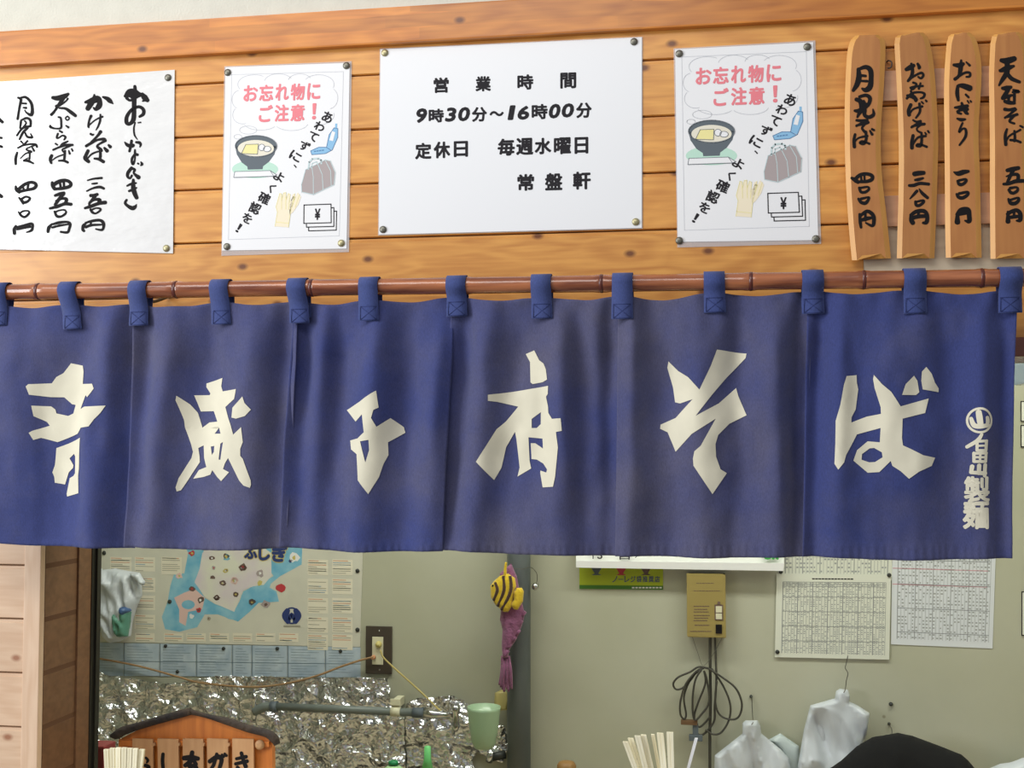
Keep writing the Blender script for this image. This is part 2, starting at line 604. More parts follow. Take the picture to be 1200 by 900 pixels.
def cloth(name, rgb, faded):
    m = mat(name, rgb, 0.9, sheen=0.15)
    nt = m.node_tree
    N = nt.nodes.new
    b = nt.nodes['Principled BSDF']
    tc = N('ShaderNodeTexCoord')
    oi = N('ShaderNodeObjectInfo')
    # wear: sun-bleached mauve clouds, strength per panel from the object colour's red
    n = N('ShaderNodeTexNoise'); n.inputs['Scale'].default_value = 4.5; n.inputs['Detail'].default_value = 5; n.inputs['Roughness'].default_value = 0.6
    nt.links.new(tc.outputs['Object'], n.inputs['Vector'])
    sp = N('ShaderNodeSeparateColor'); nt.links.new(oi.outputs['Color'], sp.inputs[0])
    a = N('ShaderNodeMath'); a.operation = 'ADD'
    nt.links.new(n.outputs[0], a.inputs[0]); nt.links.new(sp.outputs[0], a.inputs[1])
    r = N('ShaderNodeMapRange'); r.inputs[1].default_value = 0.42; r.inputs[2].default_value = 0.86
    nt.links.new(a.outputs[0], r.inputs[0])
    mx = N('ShaderNodeMix'); mx.data_type = 'RGBA'
    mx.inputs[6].default_value = srgb(*rgb); mx.inputs[7].default_value = srgb(*faded)
    nt.links.new(r.outputs[0], mx.inputs[0])
    # woven threads
    w1 = N('ShaderNodeTexNoise'); w1.inputs['Scale'].default_value = 1.0; w1.inputs['Detail'].default_value = 2
    mp = N('ShaderNodeMapping'); mp.inputs['Scale'].default_value = (900, 200, 260)
    nt.links.new(tc.outputs['Object'], mp.inputs[0]); nt.links.new(mp.outputs[0], w1.inputs['Vector'])
    hs = N('ShaderNodeHueSaturation')
    rr = N('ShaderNodeMapRange'); rr.inputs[1].default_value = 0.3; rr.inputs[2].default_value = 0.7; rr.inputs[3].default_value = 0.84; rr.inputs[4].default_value = 1.16
    nt.links.new(w1.outputs[0], rr.inputs[0]); nt.links.new(rr.outputs[0], hs.inputs['Value'])
    nt.links.new(mx.outputs[2], hs.inputs['Color'])
    nt.links.new(hs.outputs[0], b.inputs['Base Color'])
    bp = N('ShaderNodeBump'); bp.inputs['Strength'].default_value = 0.25; bp.inputs['Distance'].default_value = 0.0005
    nt.links.new(w1.outputs[0], bp.inputs['Height'])
    n3 = N('ShaderNodeTexNoise'); n3.inputs['Scale'].default_value = 28; n3.inputs['Detail'].default_value = 3
    nt.links.new(tc.outputs['Object'], n3.inputs['Vector'])
    b2 = N('ShaderNodeBump'); b2.inputs['Strength'].default_value = 0.3; b2.inputs['Distance'].default_value = 0.003
    nt.links.new(n3.outputs[0], b2.inputs['Height']); nt.links.new(bp.outputs[0], b2.inputs['Normal'])
    nt.links.new(b2.outputs[0], b.inputs['Normal'])
    return m


M['indigo'] = cloth('faded_indigo_cotton', (50, 60, 116), (90, 87, 106))
M['strap'] = cloth('indigo_strap_cotton', (52, 66, 122), (62, 74, 124))
M['seam'] = mat('dark_indigo_thread', (40, 50, 104), 0.9)


def bamboo_mat():
    m = mat('varnished_bamboo', (104, 48, 30), 0.25, coat=0.6, rgb2=(178, 108, 68), vscale=4, stretch=(1.6, 20, 20), bump=0.1, bscale=30)
    return m


M['bamboo'] = bamboo_mat()
M['bamboo_node'] = mat('bamboo_joint', (88, 34, 24), 0.4, coat=0.3)

# ------------------------------------------------------------ setting
LEFT, RIGHT = -2.3, 1.15
JX = P(48, 700, 0).x            # right-hand face of the left pier
z1 = [P(205, y, 0).z for y in (99, 161, 223, 285)]
PITCH = (z1[0] - z1[3]) / 3
ZB = z1[0]                       # a joint height; all joints are ZB - k * PITCH
OPT = P(1195, 418, 0).z          # underside of the lintel
beam_b = P(0, 80, 0).z
beam_t = P(0, 37, -0.012).z
CT = 0.855                       # counter top


def plank_mesh(x0, x1, h, name='plank', T=0.012, lip=0.0065):
    prof = [(0.0, 0.0025), (0.0015, 0.0), (h - lip - 0.0012, 0.0), (h - lip, 0.0016), (h - 0.0026, 0.0016), (h - 0.0012, T), (0.0, T)]
    bm = bmesh.new()
    A = [bm.verts.new((x0, y, z)) for z, y in prof]
    B = [bm.verts.new((x1, y, z)) for z, y in prof]
    n = len(prof)
    for i in range(n):
        bm.faces.new((A[i], B[i], B[(i + 1) % n], A[(i + 1) % n]))
    bm.faces.new(A); bm.faces.new(B[::-1])
    bmesh.ops.recalc_face_normals(bm, faces=bm.faces[:])
    me = bpy.data.meshes.new(name)
    bm.to_mesh(me); bm.free()
    return me


wf = struct(boxo('wall_front', (LEFT, 0.0121, OPT + 0.03), (RIGHT + 0.6, 0.14, beam_t + 0.02), M['backing']))
k0 = -math.ceil((beam_b - ZB) / PITCH)
me = plank_mesh(LEFT, RIGHT + 0.6, PITCH)
k = k0
xj = P(1012, 290, 0).x
zrow = P(1100, 295, 0).z
meL = plank_mesh(LEFT, xj - 0.0006, PITCH)
meR = plank_mesh(xj, RIGHT + 0.6, PITCH)
while ZB - (k + 1) * PITCH > OPT + 0.03:
    z = ZB - (k + 1) * PITCH
    if z < zrow < z + PITCH:
        o = ob('plank', meR, M['greypine'], wf)
        o.location = (0, 0, z)
        o = ob('plank', meL, M['pine'], wf)
    else:
        o = ob('plank', me, M['pine'], wf)
    o.location = (0, 0, z)
    k += 1
lastz = ZB - k * PITCH
me2 = plank_mesh(LEFT, RIGHT + 0.6, lastz - (OPT + 0.02))
xj = P(1012, 290, 0).x
o = ob('plank', plank_mesh(LEFT, RIGHT + 0.6, lastz - (OPT + 0.02)), M['pine'], wf)
o.location = (0, 0.0, OPT + 0.02)
tr = struct(boxo('trim_2', (JX, -0.004, OPT), (RIGHT + 0.6, 0.135, OPT + 0.03), M['reddish'], bev=0.002))
# laminated beam over the boards
beam = struct(boxo('trim_1', (LEFT, -0.014, beam_b), (RIGHT + 0.6, 0.10, beam_t), M['beam'], bev=0.003))
wu = struct(boxo('wall_upper', (LEFT, 0.0, beam_t), (RIGHT + 0.6, 0.14, 2.75), M['plaster']))
# left pier: pale boards and corner post
wl = struct(boxo('wall_left', (LEFT, 0.0121, 0.0), (JX - 0.0005, 0.14, OPT + 0.029), M['backing']))
me = plank_mesh(LEFT, P(29, 700, 0).x, PITCH)
kk = k
while ZB - (kk + 1) * PITCH > 0.55:
    z = ZB - (kk + 1) * PITCH
    if z + PITCH < OPT + 0.03:
        o = ob('plank', me, M['pale'], wl)
        o.location = (0, 0, z)
    kk += 1
struct(boxo('trim_3', (P(29, 700, 0).x, -0.003, 0.0), (JX, 0.012, OPT + 0.0), M['pale_v'], bev=0.0015))
# reveal boards run into the opening
jd = 0.165
wj = struct(boxo('wall_reveal', (JX - 0.02, 0.0122, 0.0), (JX, jd, OPT + 0.0), M['backing']))


def reveal_plank():
    h = PITCH
    bm = bmesh.new()
    prof = [(0.0, -0.0025), (0.0015, 0.0), (h - 0.0077, 0.0), (h - 0.0065, -0.003), (h - 0.0022, -0.003), (h - 0.0012, -0.010), (0.0, -0.010)]
    A = [bm.verts.new((x + 0.010, 0.0135, z)) for z, x in prof]
    B = [bm.verts.new((x + 0.010, jd - 0.045, z)) for z, x in prof]
    n = len(prof)
    for i in range(n):
        bm.faces.new((A[i], A[(i + 1) % n], B[(i + 1) % n], B[i]))
    bm.faces.new(A[::-1]); bm.faces.new(B)
    bmesh.ops.recalc_face_normals(bm, faces=bm.faces[:])
    me = bpy.data.meshes.new('plank')
    bm.to_mesh(me); bm.free()
    return me


me = reveal_plank()
kk = k
while ZB - (kk + 1) * PITCH > 0.80:
    z = ZB - (kk + 1) * PITCH
    if z + PITCH < OPT:
        o = ob('plank', me, M['reveal'], wj)
        o.location = (JX - 0.0098, 0, z)
    kk += 1
struct(boxo('trim_4', (JX - 0.012, jd - 0.045, CT), (JX + 0.004, jd, OPT), M['reveal'], bev=0.001))
# bronze aluminium window track at the inner corner
tk = struct(boxo('trim_5', (JX - 0.03, jd, CT), (JX + 0.006, jd + 0.03, OPT), M['aluminium'], bev=0.0012))
boxo('trim_strip', (JX + 0.006, jd + 0.012, CT), (JX + 0.010, jd + 0.026, OPT), M['aluminium'], tk)

BW = 1.2                        # kitchen back wall
struct(boxo('wall_back', (-3.0, BW, 0.0), (1.9, BW + 0.1, 2.6), M['kwall']))
struct(boxo('wall_kitchen_left', (-3.0, 0.14, 0.0), (-2.9, BW, 2.6), M['kwall']))
struct(boxo('wall_kitchen_right', (1.8, 0.14, 0.0), (1.9, BW, 2.6), M['kwall']))
struct(boxo('wall_kitchen_front', (-3.0, 0.141, OPT), (1.9, 0.16, 2.6), M['kwall']))  # these two unseen pale inner panels are added to brighten foil and kitchen
struct(boxo('wall_kitchen_front', (-3.0, 0.141, 0.0), (JX - 0.032, 0.16, OPT), M['kwall']))
struct(boxo('ceiling', (-3.0, 0.14, 2.6), (1.9, BW + 0.1, 2.7), M['plaster']))
struct(boxo('floor', (-5, -6, -0.1), (5, BW + 0.1, 0.0), M['conc']))
struct(boxo('wall_right', (RIGHT, 0.0, 0.0), (RIGHT + 0.6, 0.14, OPT), M['pale_v']))
struct(boxo('wall_counter', (JX, 0.02, 0.0), (RIGHT, 0.12, CT - 0.03), M['pale_v']))
ct = boxo('counter', (JX + 0.001, -0.20, CT - 0.03), (RIGHT - 0.001, 0.45, CT), M['counter'], bev=0.004)
tag(ct, 'beige laminate serving counter below the blue curtain, just under the picture edge', 'counter')
tl = empty('tube_light', (-0.5, 0.62, 2.6))
tag(tl, 'fluorescent ceiling batten in the kitchen, above the picture', 'lamp')
reparent(boxo('lamp_housing', (-1.15, 0.56, 2.5), (0.15, 0.68, 2.6), M['paper']), tl)

# ------------------------------------------------------------ tacks
_tk = {}


def tack(px, py, Y, parent, m='tack', r=0.0062):
    key = (m, r)
    if key not in _tk:
        bm = bmesh.new()
        lathe(bm, [(r, 0), (r, 0.0012), (r * 0.85, 0.0026), (r * 0.45, 0.0034), (r * 0.05, 0.0036)], (0, 0, 0), 'Y', 16)
        me = bpy.data.meshes.new('thumbtack')
        bmesh.ops.recalc_face_normals(bm, faces=bm.faces[:])
        bm.to_mesh(me); bm.free()
        me.materials.append(M[m])
        _tk[key] = me
    o = bpy.data.objects.new('thumbtack', _tk[key])
    COL.objects.link(o)
    o.location = P(px, py, Y)
    if parent:
        o.parent = parent
        o.matrix_parent_inverse = Matrix.Translation(-Vector(parent.location))
    return o


def sheet(name, quad, Y, m, T=0.0008, parent=None, nx=1, ny=1, warp=None):
    """thin real sheet standing on plane Y, with front face at Y - T; quad TL TR BR BL in photo pixels"""
    h = homog([(0, 0), (1, 0), (1, 1), (0, 1)], quad)
    bm = bmesh.new()
    g = []
    for j in range(ny + 1):
        row = []
        for i in range(nx + 1):
            u, v = i / nx, j / ny
            x, y = h(u, v)
            p = P(x, y, Y)
            dy = warp(u, v) if warp else 0
            row.append((bm.verts.new(p - Vector((0, T + dy, 0))), bm.verts.new(p - Vector((0, dy, 0)))))
        g.append(row)
    for j in range(ny):
        for i in range(nx):
            a, b, c, d = g[j][i], g[j][i + 1], g[j + 1][i + 1], g[j + 1][i]
            bm.faces.new((a[0], d[0], c[0], b[0]))
            bm.faces.new((a[1], b[1], c[1], d[1]))
    for i in range(nx):
        a, b = g[0][i], g[0][i + 1]; bm.faces.new((a[0], b[0], b[1], a[1]))
        a, b = g[ny][i], g[ny][i + 1]; bm.faces.new((a[0], a[1], b[1], b[0]))
    for j in range(ny):
        a, b = g[j][0], g[j + 1][0]; bm.faces.new((a[0], a[1], b[1], b[0]))
        a, b = g[j][nx], g[j + 1][nx]; bm.faces.new((a[0], b[0], b[1], a[1]))
    bmesh.ops.recalc_face_normals(bm, faces=bm.faces[:])
    return fin(name, bm, m, parent)


# ------------------------------------------------------------ menu sheet at the left
YS = -0.0012
ms = sheet('menu_sheet', [(-60, 100), (205, 82), (203, 297), (-60, 291)], YS, M['film'], 0.0012)
tag(ms, 'glossy plastic-covered menu sheet with brush writing, pinned at far left of pine wall', 'menu')
YSF = YS - 0.0012
A = (90, 100, 9, [[(90, 178, 20), (150, 165, 45), (215, 145, 55), (240, 170, 40), (235, 215, 45), (200, 250, 30), (175, 235, 12)], [(185, 100, 15), (180, 140, 35), (150, 190, 45), (115, 245, 38)], [(275, 122, 15), (320, 140, 32), (350, 165, 35), (380, 192, 10)],
    [(150, 322, 22), (130, 370, 16), (122, 430, 18), (126, 445, 10)], [(130, 420, 10), (180, 375, 10), (225, 348, 12), (270, 330, 16)], [(248, 308, 14), (245, 370, 16), (225, 430, 14), (202, 470, 8)],
    [(145, 512, 18), (165, 522, 16), (178, 515, 8)], [(250, 488, 26), (215, 535, 18), (150, 600, 16)], [(98, 640, 22), (150, 610, 22), (220, 575, 18), (285, 568, 26), (300, 585, 24)], [(290, 590, 20), (235, 620, 16), (215, 645, 20), (250, 675, 26), (262, 690, 20)],
    [(118, 690, 26), (95, 740, 28), (90, 770, 34), (125, 805, 26)], [(105, 780, 10), (150, 730, 14), (200, 705, 14), (255, 690, 12)], [(245, 670, 18), (248, 740, 22), (240, 785, 22)], [(185, 772, 16), (230, 778, 22), (280, 805, 26)], [(290, 660, 18), (318, 690, 30)], [(335, 630, 18), (352, 648, 26)]])
B = (90, 190, 9, [[(112, 192, 10), (170, 176, 14), (262, 166, 18)], [(160, 228, 12), (188, 226, 16), (214, 222, 14)], [(105, 305, 12), (170, 275, 16), (240, 262, 22), (285, 278, 20)],
    [(145, 352, 26), (180, 350, 24), (215, 340, 24)], [(200, 345, 26), (170, 390, 26), (130, 440, 18), (150, 465, 20)], [(130, 425, 14), (190, 395, 20), (240, 400, 30), (225, 440, 24)], [(85, 485, 18), (150, 465, 26), (230, 435, 26), (300, 425, 30)],
    [(145, 500, 20), (165, 530, 20), (200, 540, 14), (245, 510, 16), (245, 490, 16), (200, 485, 12), (150, 505, 14)],
    [(95, 645, 14), (70, 670, 26), (62, 710, 22), (75, 725, 20)], [(90, 640, 14), (160, 620, 20), (240, 612, 22), (278, 640, 26), (280, 690, 20), (260, 715, 18), (200, 705, 12)], [(95, 685, 22), (150, 665, 20), (240, 660, 16), (270, 660, 10)], [(150, 625, 12), (145, 670, 20)]])
C_ = (50, 100, 9, [[(105, 130, 26), (160, 135, 40), (230, 115, 40), (270, 90, 20)], [(265, 140, 16), (240, 170, 12), (180, 205, 24), (140, 220, 20)], [(215, 140, 30), (170, 200, 22), (130, 265, 20), (90, 310, 22)], [(175, 240, 14), (240, 245, 20), (300, 285, 28), (345, 320, 24)],
    [(165, 335, 14), (190, 345, 16), (195, 400, 16), (190, 450, 16), (130, 455, 12), (85, 440, 22), (80, 425, 14)], [(262, 325, 10), (240, 345, 10), (258, 368, 10), (280, 348, 10), (262, 325, 10)], [(245, 425, 10), (270, 442, 18)],
    [(178, 480, 14), (205, 495, 16)], [(160, 510, 16), (148, 550, 16), (165, 555, 12), (210, 530, 14), (240, 545, 18), (225, 575, 12)],
    [(135, 615, 14), (155, 628, 12)], [(265, 590, 12), (215, 615, 20), (190, 640, 16)], [(110, 680, 16), (180, 650, 16), (250, 630, 20), (315, 628, 18)], [(310, 630, 12), (240, 660, 14), (205, 680, 12), (230, 710, 18)],
    [(95, 740, 24), (80, 780, 26), (90, 820, 18)], [(100, 790, 8), (150, 755, 10), (235, 725, 12)], [(235, 690, 16), (230, 750, 18), (225, 795, 16)], [(170, 795, 14), (220, 795, 18), (265, 812, 20)], [(275, 690, 12), (285, 720, 18)], [(305, 670, 12), (315, 690, 16)]])
D = (50, 190, 9, [[(100, 215, 22), (105, 250, 28), (125, 280, 28)], [(105, 245, 30), (170, 205, 30), (240, 192, 26), (290, 215, 26), (290, 250, 26), (230, 272, 26), (125, 285, 22)], [(180, 210, 18), (190, 270, 18)], [(220, 200, 18), (225, 262, 18)],
    [(130, 352, 20), (180, 335, 26), (225, 325, 24)], [(220, 335, 24), (175, 385, 26), (130, 450, 22)], [(140, 410, 16), (200, 385, 20), (250, 390, 26), (240, 430, 26)], [(75, 488, 18), (150, 470, 26), (230, 440, 26), (300, 445, 26)],
    [(125, 520, 16), (150, 570, 22), (200, 570, 18), (245, 535, 18), (230, 505, 14), (170, 510, 12), (130, 530, 16)],
    [(100, 650, 14), (65, 690, 28), (55, 735, 22)], [(75, 665, 12), (160, 640, 22), (250, 630, 18), (288, 650, 22), (280, 700, 20), (260, 740, 20), (190, 735, 16)], [(100, 690, 16), (170, 670, 18), (270, 655, 12)]])
E_ = (10, 100, 9, [[(100, 130, 16), (130, 150, 22), (115, 230, 18), (95, 355, 18)], [(110, 135, 12), (180, 125, 20), (235, 180, 22), (250, 250, 24), (240, 310, 26), (190, 290, 14), (172, 262, 10)], [(145, 190, 14), (185, 192, 16)], [(155, 235, 12), (185, 238, 20)],
    [(130, 385, 20), (122, 450, 16)], [(130, 370, 14), (190, 345, 18), (230, 370, 20), (232, 430, 18)], [(170, 375, 12), (185, 400, 14), (155, 440, 14)], [(230, 430, 18), (150, 450, 18), (88, 528, 14)], [(200, 450, 18), (150, 500, 20), (115, 570, 14)], [(175, 500, 14), (195, 540, 18), (235, 550, 18), (250, 545, 14), (232, 510, 10)],
    [(130, 590, 14), (150, 610, 12)], [(200, 585, 14), (160, 625, 14), (98, 660, 14)], [(150, 635, 12), (230, 620, 16), (285, 625, 18), (300, 650, 16)], [(285, 630, 12), (230, 650, 12), (185, 675, 12), (240, 700, 20)], [(250, 655, 12), (268, 690, 18)], [(90, 710, 18), (75, 770, 22), (75, 830, 20)], [(125, 770, 8), (180, 720, 12), (235, 705, 14)], [(225, 700, 16), (220, 780, 14)], [(160, 795, 16), (200, 795, 22), (260, 822, 14)], [(205, 765, 8), (160, 790, 8)]])
F_ = (10, 190, 9, [[(75, 255, 16), (85, 290, 30), (115, 315, 28)], [(100, 290, 26), (170, 235, 26), (240, 212, 24), (290, 235, 26), (270, 275, 26), (190, 295, 22), (120, 310, 24)], [(150, 260, 16), (165, 295, 16)], [(210, 225, 20), (200, 285, 18)],
    [(110, 375, 14), (150, 420, 26), (155, 440, 14)], [(130, 395, 20), (180, 365, 16), (225, 380, 18), (200, 415, 20), (150, 430, 22)],
    [(105, 525, 12), (130, 560, 20), (170, 578, 18), (215, 540, 18), (205, 515, 14), (150, 518, 14), (120, 540, 14)],
    [(78, 675, 20), (60, 710, 26), (62, 750, 26)], [(65, 690, 14), (150, 670, 18), (240, 650, 22), (255, 680, 18), (240, 720, 20), (190, 740, 10)], [(90, 708, 16), (160, 690, 22), (230, 680, 20)], [(170, 660, 14), (175, 690, 24)]])
G_ = (135, 90, 11.25, [[(258, 125, 30), (262, 200, 40), (250, 300, 46), (248, 420, 44), (240, 560, 46), (190, 620, 34), (150, 600, 40), (155, 520, 36), (220, 430, 30), (310, 395, 30), (370, 430, 34), (370, 490, 34), (320, 525, 24)], [(130, 255, 30), (190, 220, 90), (260, 230, 100), (320, 235, 50)], [(150, 280, 30), (190, 310, 24), (240, 300, 24)], [(355, 225, 30), (385, 270, 60), (425, 310, 40)], [(420, 300, 30), (360, 320, 14)],
    [(262, 600, 12), (245, 680, 16), (255, 770, 16), (292, 825, 8)], [(300, 605, 12), (335, 600, 14)]])
H_ = (135, 160, 9, [[(100, 60, 10), (130, 90, 28), (175, 100, 26), (190, 90, 24)], [(172, 45, 22), (165, 95, 22), (150, 155, 20)], [(220, 60, 18), (255, 65, 24), (268, 85, 20), (260, 110, 10)],
    [(208, 140, 14), (210, 180, 20), (235, 192, 22)], [(200, 190, 14), (178, 230, 20), (175, 270, 18), (188, 290, 20), (205, 250, 14), (210, 200, 12)], [(238, 283, 14), (246, 288, 14)], [(270, 268, 10), (282, 290, 22), (268, 305, 10)],
    [(172, 330, 24), (135, 380, 26), (130, 420, 22), (155, 440, 16), (175, 410, 16)], [(175, 335, 20), (205, 350, 20), (195, 385, 16), (245, 430, 34)],
    [(190, 455, 20), (190, 540, 36), (205, 600, 36), (225, 645, 30)], [(125, 520, 14), (170, 500, 20), (220, 490, 14)], [(145, 575, 18), (185, 560, 20), (225, 540, 12)],
    [(120, 668, 18), (105, 700, 22), (130, 730, 24), (180, 755, 34), (210, 740, 26), (225, 715, 6)]])
I_ = (0, 80, 4.287, [[(-40, 215, 14), (-10, 250, 12), (12, 270, 10)], [(-30, 345, 10), (8, 350, 8)], [(-30, 380, 10), (10, 395, 8)], [(-40, 620, 10), (-10, 632, 12), (8, 645, 12)]])
brush('brush_writing', [A, B, C_, D, E_, F_, G_, H_, I_], YSF, M['ink'], ms, 0.0003)
for x, y, m in ((197, 91, 'tack'), (195, 291, 'tack2')):
    tack(x, y, YSF, ms, m)


# ------------------------------------------------------------ notice posters (two alike)
def ellipse(cx, cy, a, b, n=28, a0=0, a1=360, rot=0):
    r = math.radians(rot)
    out = []
    for k in range(n + (0 if a1 - a0 == 360 else 1)):
        t = math.radians(a0 + (a1 - a0) * k / n)
        x, y = a * math.cos(t), b * math.sin(t)
        out.append((cx + x * math.cos(r) - y * math.sin(r), cy + x * math.sin(r) + y * math.cos(r)))
    return out


def line_bm(bm, pts, wd, fn, closed=False):
    if closed:
        pts = list(pts) + [pts[0]]
    for a, b in zip(pts[:-1], pts[1:]):
        dx, dy = b[0] - a[0], b[1] - a[1]
        l = math.hypot(dx, dy)
        if l < 1e-6:
            continue
        nx, ny = -dy / l * wd / 2, dx / l * wd / 2
        ex, ey = dx / l * wd * 0.3, dy / l * wd * 0.3
        q = [(a[0] - ex + nx, a[1] - ey + ny), (b[0] + ex + nx, b[1] + ey + ny), (b[0] + ex - nx, b[1] + ey - ny), (a[0] - ex - nx, a[1] - ey - ny)]
        bm.faces.new([bm.verts.new(fn(*p)) for p in q])


M['mintgreen'] = mat('mint_print', (190, 226, 208), 0.6)
M['bowlgrey'] = mat('slate_print', (92, 102, 110), 0.6)
M['soup'] = mat('cream_print', (232, 226, 208), 0.6)
M['yellowp'] = mat('pale_yellow_print', (240, 230, 160), 0.6)
M['mauve'] = mat('taupe_print', (172, 160, 160), 0.6)
M['bluep'] = mat('sky_blue_print', (140, 190, 226), 0.6)
M['blued'] = mat('deeper_blue_print', (84, 130, 176), 0.6)
M['baglines'] = mat('pale_blue_grey_print', (196, 214, 216), 0.6)
M['cream'] = mat('glove_print', (244, 232, 204), 0.6)
M['faint'] = mat('faint_grey_line', (200, 202, 208), 0.6)
M['outl'] = mat('grey_outline_print', (110, 116, 124), 0.6)


def notice(quad_src, label):
    src = [(68, 90), (588, 63), (607, 808), (78, 815)]
    h = homog(src, quad_src)
    hull = [(60, 84), (596, 56), (615, 820), (70, 828)]
    o = sheet('notice_poster', [h(*p) for p in [(62, 86), (596, 56), (618, 822), (76, 836)]], -0.001, M['lam'], 0.0003)
    tag(o, label, 'poster')
    pp = sheet('paper', [h(*p) for p in src], -0.0014, M['paper'], 0.0004, o)
    Y = -0.0018

    def layer(name, m, lift, draw):
        bm = bmesh.new()
        fn = lambda x, y: P(*h(x, y), Y - lift)
        draw(bm, fn)
        return fin(name, bm, M[m], o)

    def cloud(bm, fn):
        pts = []
        for cx, cy, a, b, a0, a1 in ((190, 155, 70, 38, 150, 300), (290, 145, 60, 34, 190, 330), (380, 140, 50, 30, 190, 330), (460, 150, 65, 38, 210, 380), (505, 205, 38, 42, -60, 80), (470, 270, 60, 40, -10, 110), (350, 305, 70, 30, 10, 150), (220, 305, 70, 30, 30, 160), (145, 275, 42, 36, 70, 220), (130, 215, 32, 36, 110, 260)):
            line_bm(bm, ellipse(cx, cy, a, b, 14, a0, a1), 2, fn)
        line_bm(bm, ellipse(170, 335, 36, 16), 2, fn, True)
        line_bm(bm, ellipse(128, 362, 16, 9), 2, fn, True)
        line_bm(bm, [(93, 118), (562, 98), (573, 756), (103, 771)], 1.8, fn, True)
    layer('cloud_outline', 'faint', 0.0002, cloud)

    def heading(bm, fn):
        for c, b in (('お', (145, 158, 205, 222)), ('忘', (210, 155, 270, 220)), ('れ', (278, 150, 335, 217)), ('物', (342, 148, 402, 215)), ('に', (412, 145, 468, 212)), ('ご', (212, 235, 270, 303)), ('注', (278, 232, 338, 300)), ('意', (345, 230, 405, 298)), ('！', (436, 225, 454, 290))):
            glyph_bm(bm, c, b, fn, 0.03, slope=-0.05)
    layer('pink_heading', 'pink', 0.0003, heading)

    def slogan(bm, fn):
        for c, b, r in (('あ', (480, 258, 524, 302), 22), ('わ', (448, 298, 492, 336), 24), ('て', (424, 340, 466, 376), 26), ('ず', (388, 376, 432, 416), 26), ('に', (348, 418, 398, 456), 28), ('、', (366, 470, 380, 484), 0), ('よ', (284, 500, 328, 538), 28), ('く', (266, 544, 290, 584), 40), ('確', (222, 582, 272, 628), 24), ('認', (186, 622, 234, 668), 24), ('を', (158, 666, 200, 706), 26), ('！', (138, 706, 152, 744), 32)):
            glyph_bm(bm, c, b, fn, 0.028, rot=r)
    layer('slogan', 'print', 0.0003, slogan)
    layer('mat_drawing', 'mintgreen', 0.0001, lambda bm, fn: flat_bm(bm, ellipse(205, 490, 97, 36), fn))

    def bowl(bm, fn):
        flat_bm(bm, ellipse(205, 398, 87, 42, 36), fn)
        flat_bm(bm, [(118, 400), (292, 396), (284, 430), (262, 460), (238, 478), (236, 490), (174, 492), (172, 480), (148, 464), (126, 432)], fn)
    layer('bowl_drawing', 'bowlgrey', 0.0002, bowl)
    layer('soup_drawing', 'soup', 0.0004, lambda bm, fn: flat_bm(bm, ellipse(205, 408, 76, 34, 30), fn))

    def tofu(bm, fn):
        flat_bm(bm, [(162, 392), (214, 390), (212, 430), (145, 428)], fn)
        flat_bm(bm, [(395, 600), (375, 610), (365, 645)] and ellipse(0, 0, 0.1, 0.1, 4), fn)
    layer('fried_tofu_drawing', 'yellowp', 0.0006, lambda bm, fn: flat_bm(bm, [(162, 392), (214, 390), (212, 430), (145, 428)], fn))

    def egg(bm, fn):
        flat_bm(bm, ellipse(229, 403, 13, 13, 14), fn)
        flat_bm(bm, ellipse(252, 409, 16, 11, 14), fn)
        flat_bm(bm, [(120, 500), (268, 495), (296, 512), (284, 517), (116, 523)], fn)
    layer('egg_and_sleeve_drawing', 'paper', 0.0007, egg)

    def outlines(bm, fn):
        line_bm(bm, [(162, 392), (214, 390), (212, 430), (145, 428)], 2, fn, True)
        line_bm(bm, ellipse(229, 403, 13, 13, 14), 2, fn, True)
        line_bm(bm, ellipse(252, 409, 16, 11, 14), 2, fn, True)
        line_bm(bm, [(120, 500), (268, 495), (296, 512), (284, 517), (116, 523)], 2.2, fn, True)
        line_bm(bm, [(268, 495), (284, 517)], 2, fn)
        line_bm(bm, ellipse(205, 398, 87, 42, 36), 3, fn, True)
    layer('drawing_lines', 'outl', 0.0009, outlines)

    def phone(bm, fn):
        flat_bm(bm, [(532, 322), (548, 325), (549, 360), (528, 410), (505, 402), (512, 350)], fn)
        flat_bm(bm, [(438, 415), (470, 400), (505, 402), (524, 412), (500, 425), (442, 430)], fn)
        flat_bm(bm, [(536, 305), (545, 305), (545, 325), (536, 322)], fn)
    layer('phone_drawing', 'bluep', 0.0002, phone)
    def phone_lines(bm, fn):
        line_bm(bm, [(532, 322), (548, 325), (549, 360), (528, 410), (500, 425), (442, 430), (436, 415), (470, 400), (503, 400), (512, 350)], 2.5, fn, True)
        line_bm(bm, [(505, 402), (524, 412)], 2.5, fn)
        for q in range(4):
            line_bm(bm, [(452 + q * 11, 417 - q * 1.5), (458 + q * 11, 416 - q * 1.5)], 4, fn)
    layer('phone_lines', 'blued', 0.0004, phone_lines)

    def glove_lines(bm, fn):
        for pts in ([(297, 718), (305, 660), (298, 640), (312, 586), (320, 588), (322, 650)], [(322, 612), (328, 584), (338, 582), (340, 650)], [(340, 610), (348, 586), (356, 590), (352, 650)], [(354, 722), (362, 650), (378, 600)], [(366, 640), (376, 586)], [(380, 640), (396, 590)], [(299, 700), (355, 706)]):
            line_bm(bm, pts, 2, fn)
    layer('glove_lines', 'yellowp', 0.0005, glove_lines)
    layer('phone_screen_drawing', 'paper', 0.0004, lambda bm, fn: flat_bm(bm, [(524, 335), (538, 340), (530, 375), (514, 372)], fn))
    layer('holdall_drawing', 'mauve', 0.0002, lambda bm, fn: flat_bm(bm, [(418, 490), (440, 480), (500, 450), (522, 455), (545, 500), (542, 550), (455, 590), (405, 580), (403, 550)], fn))

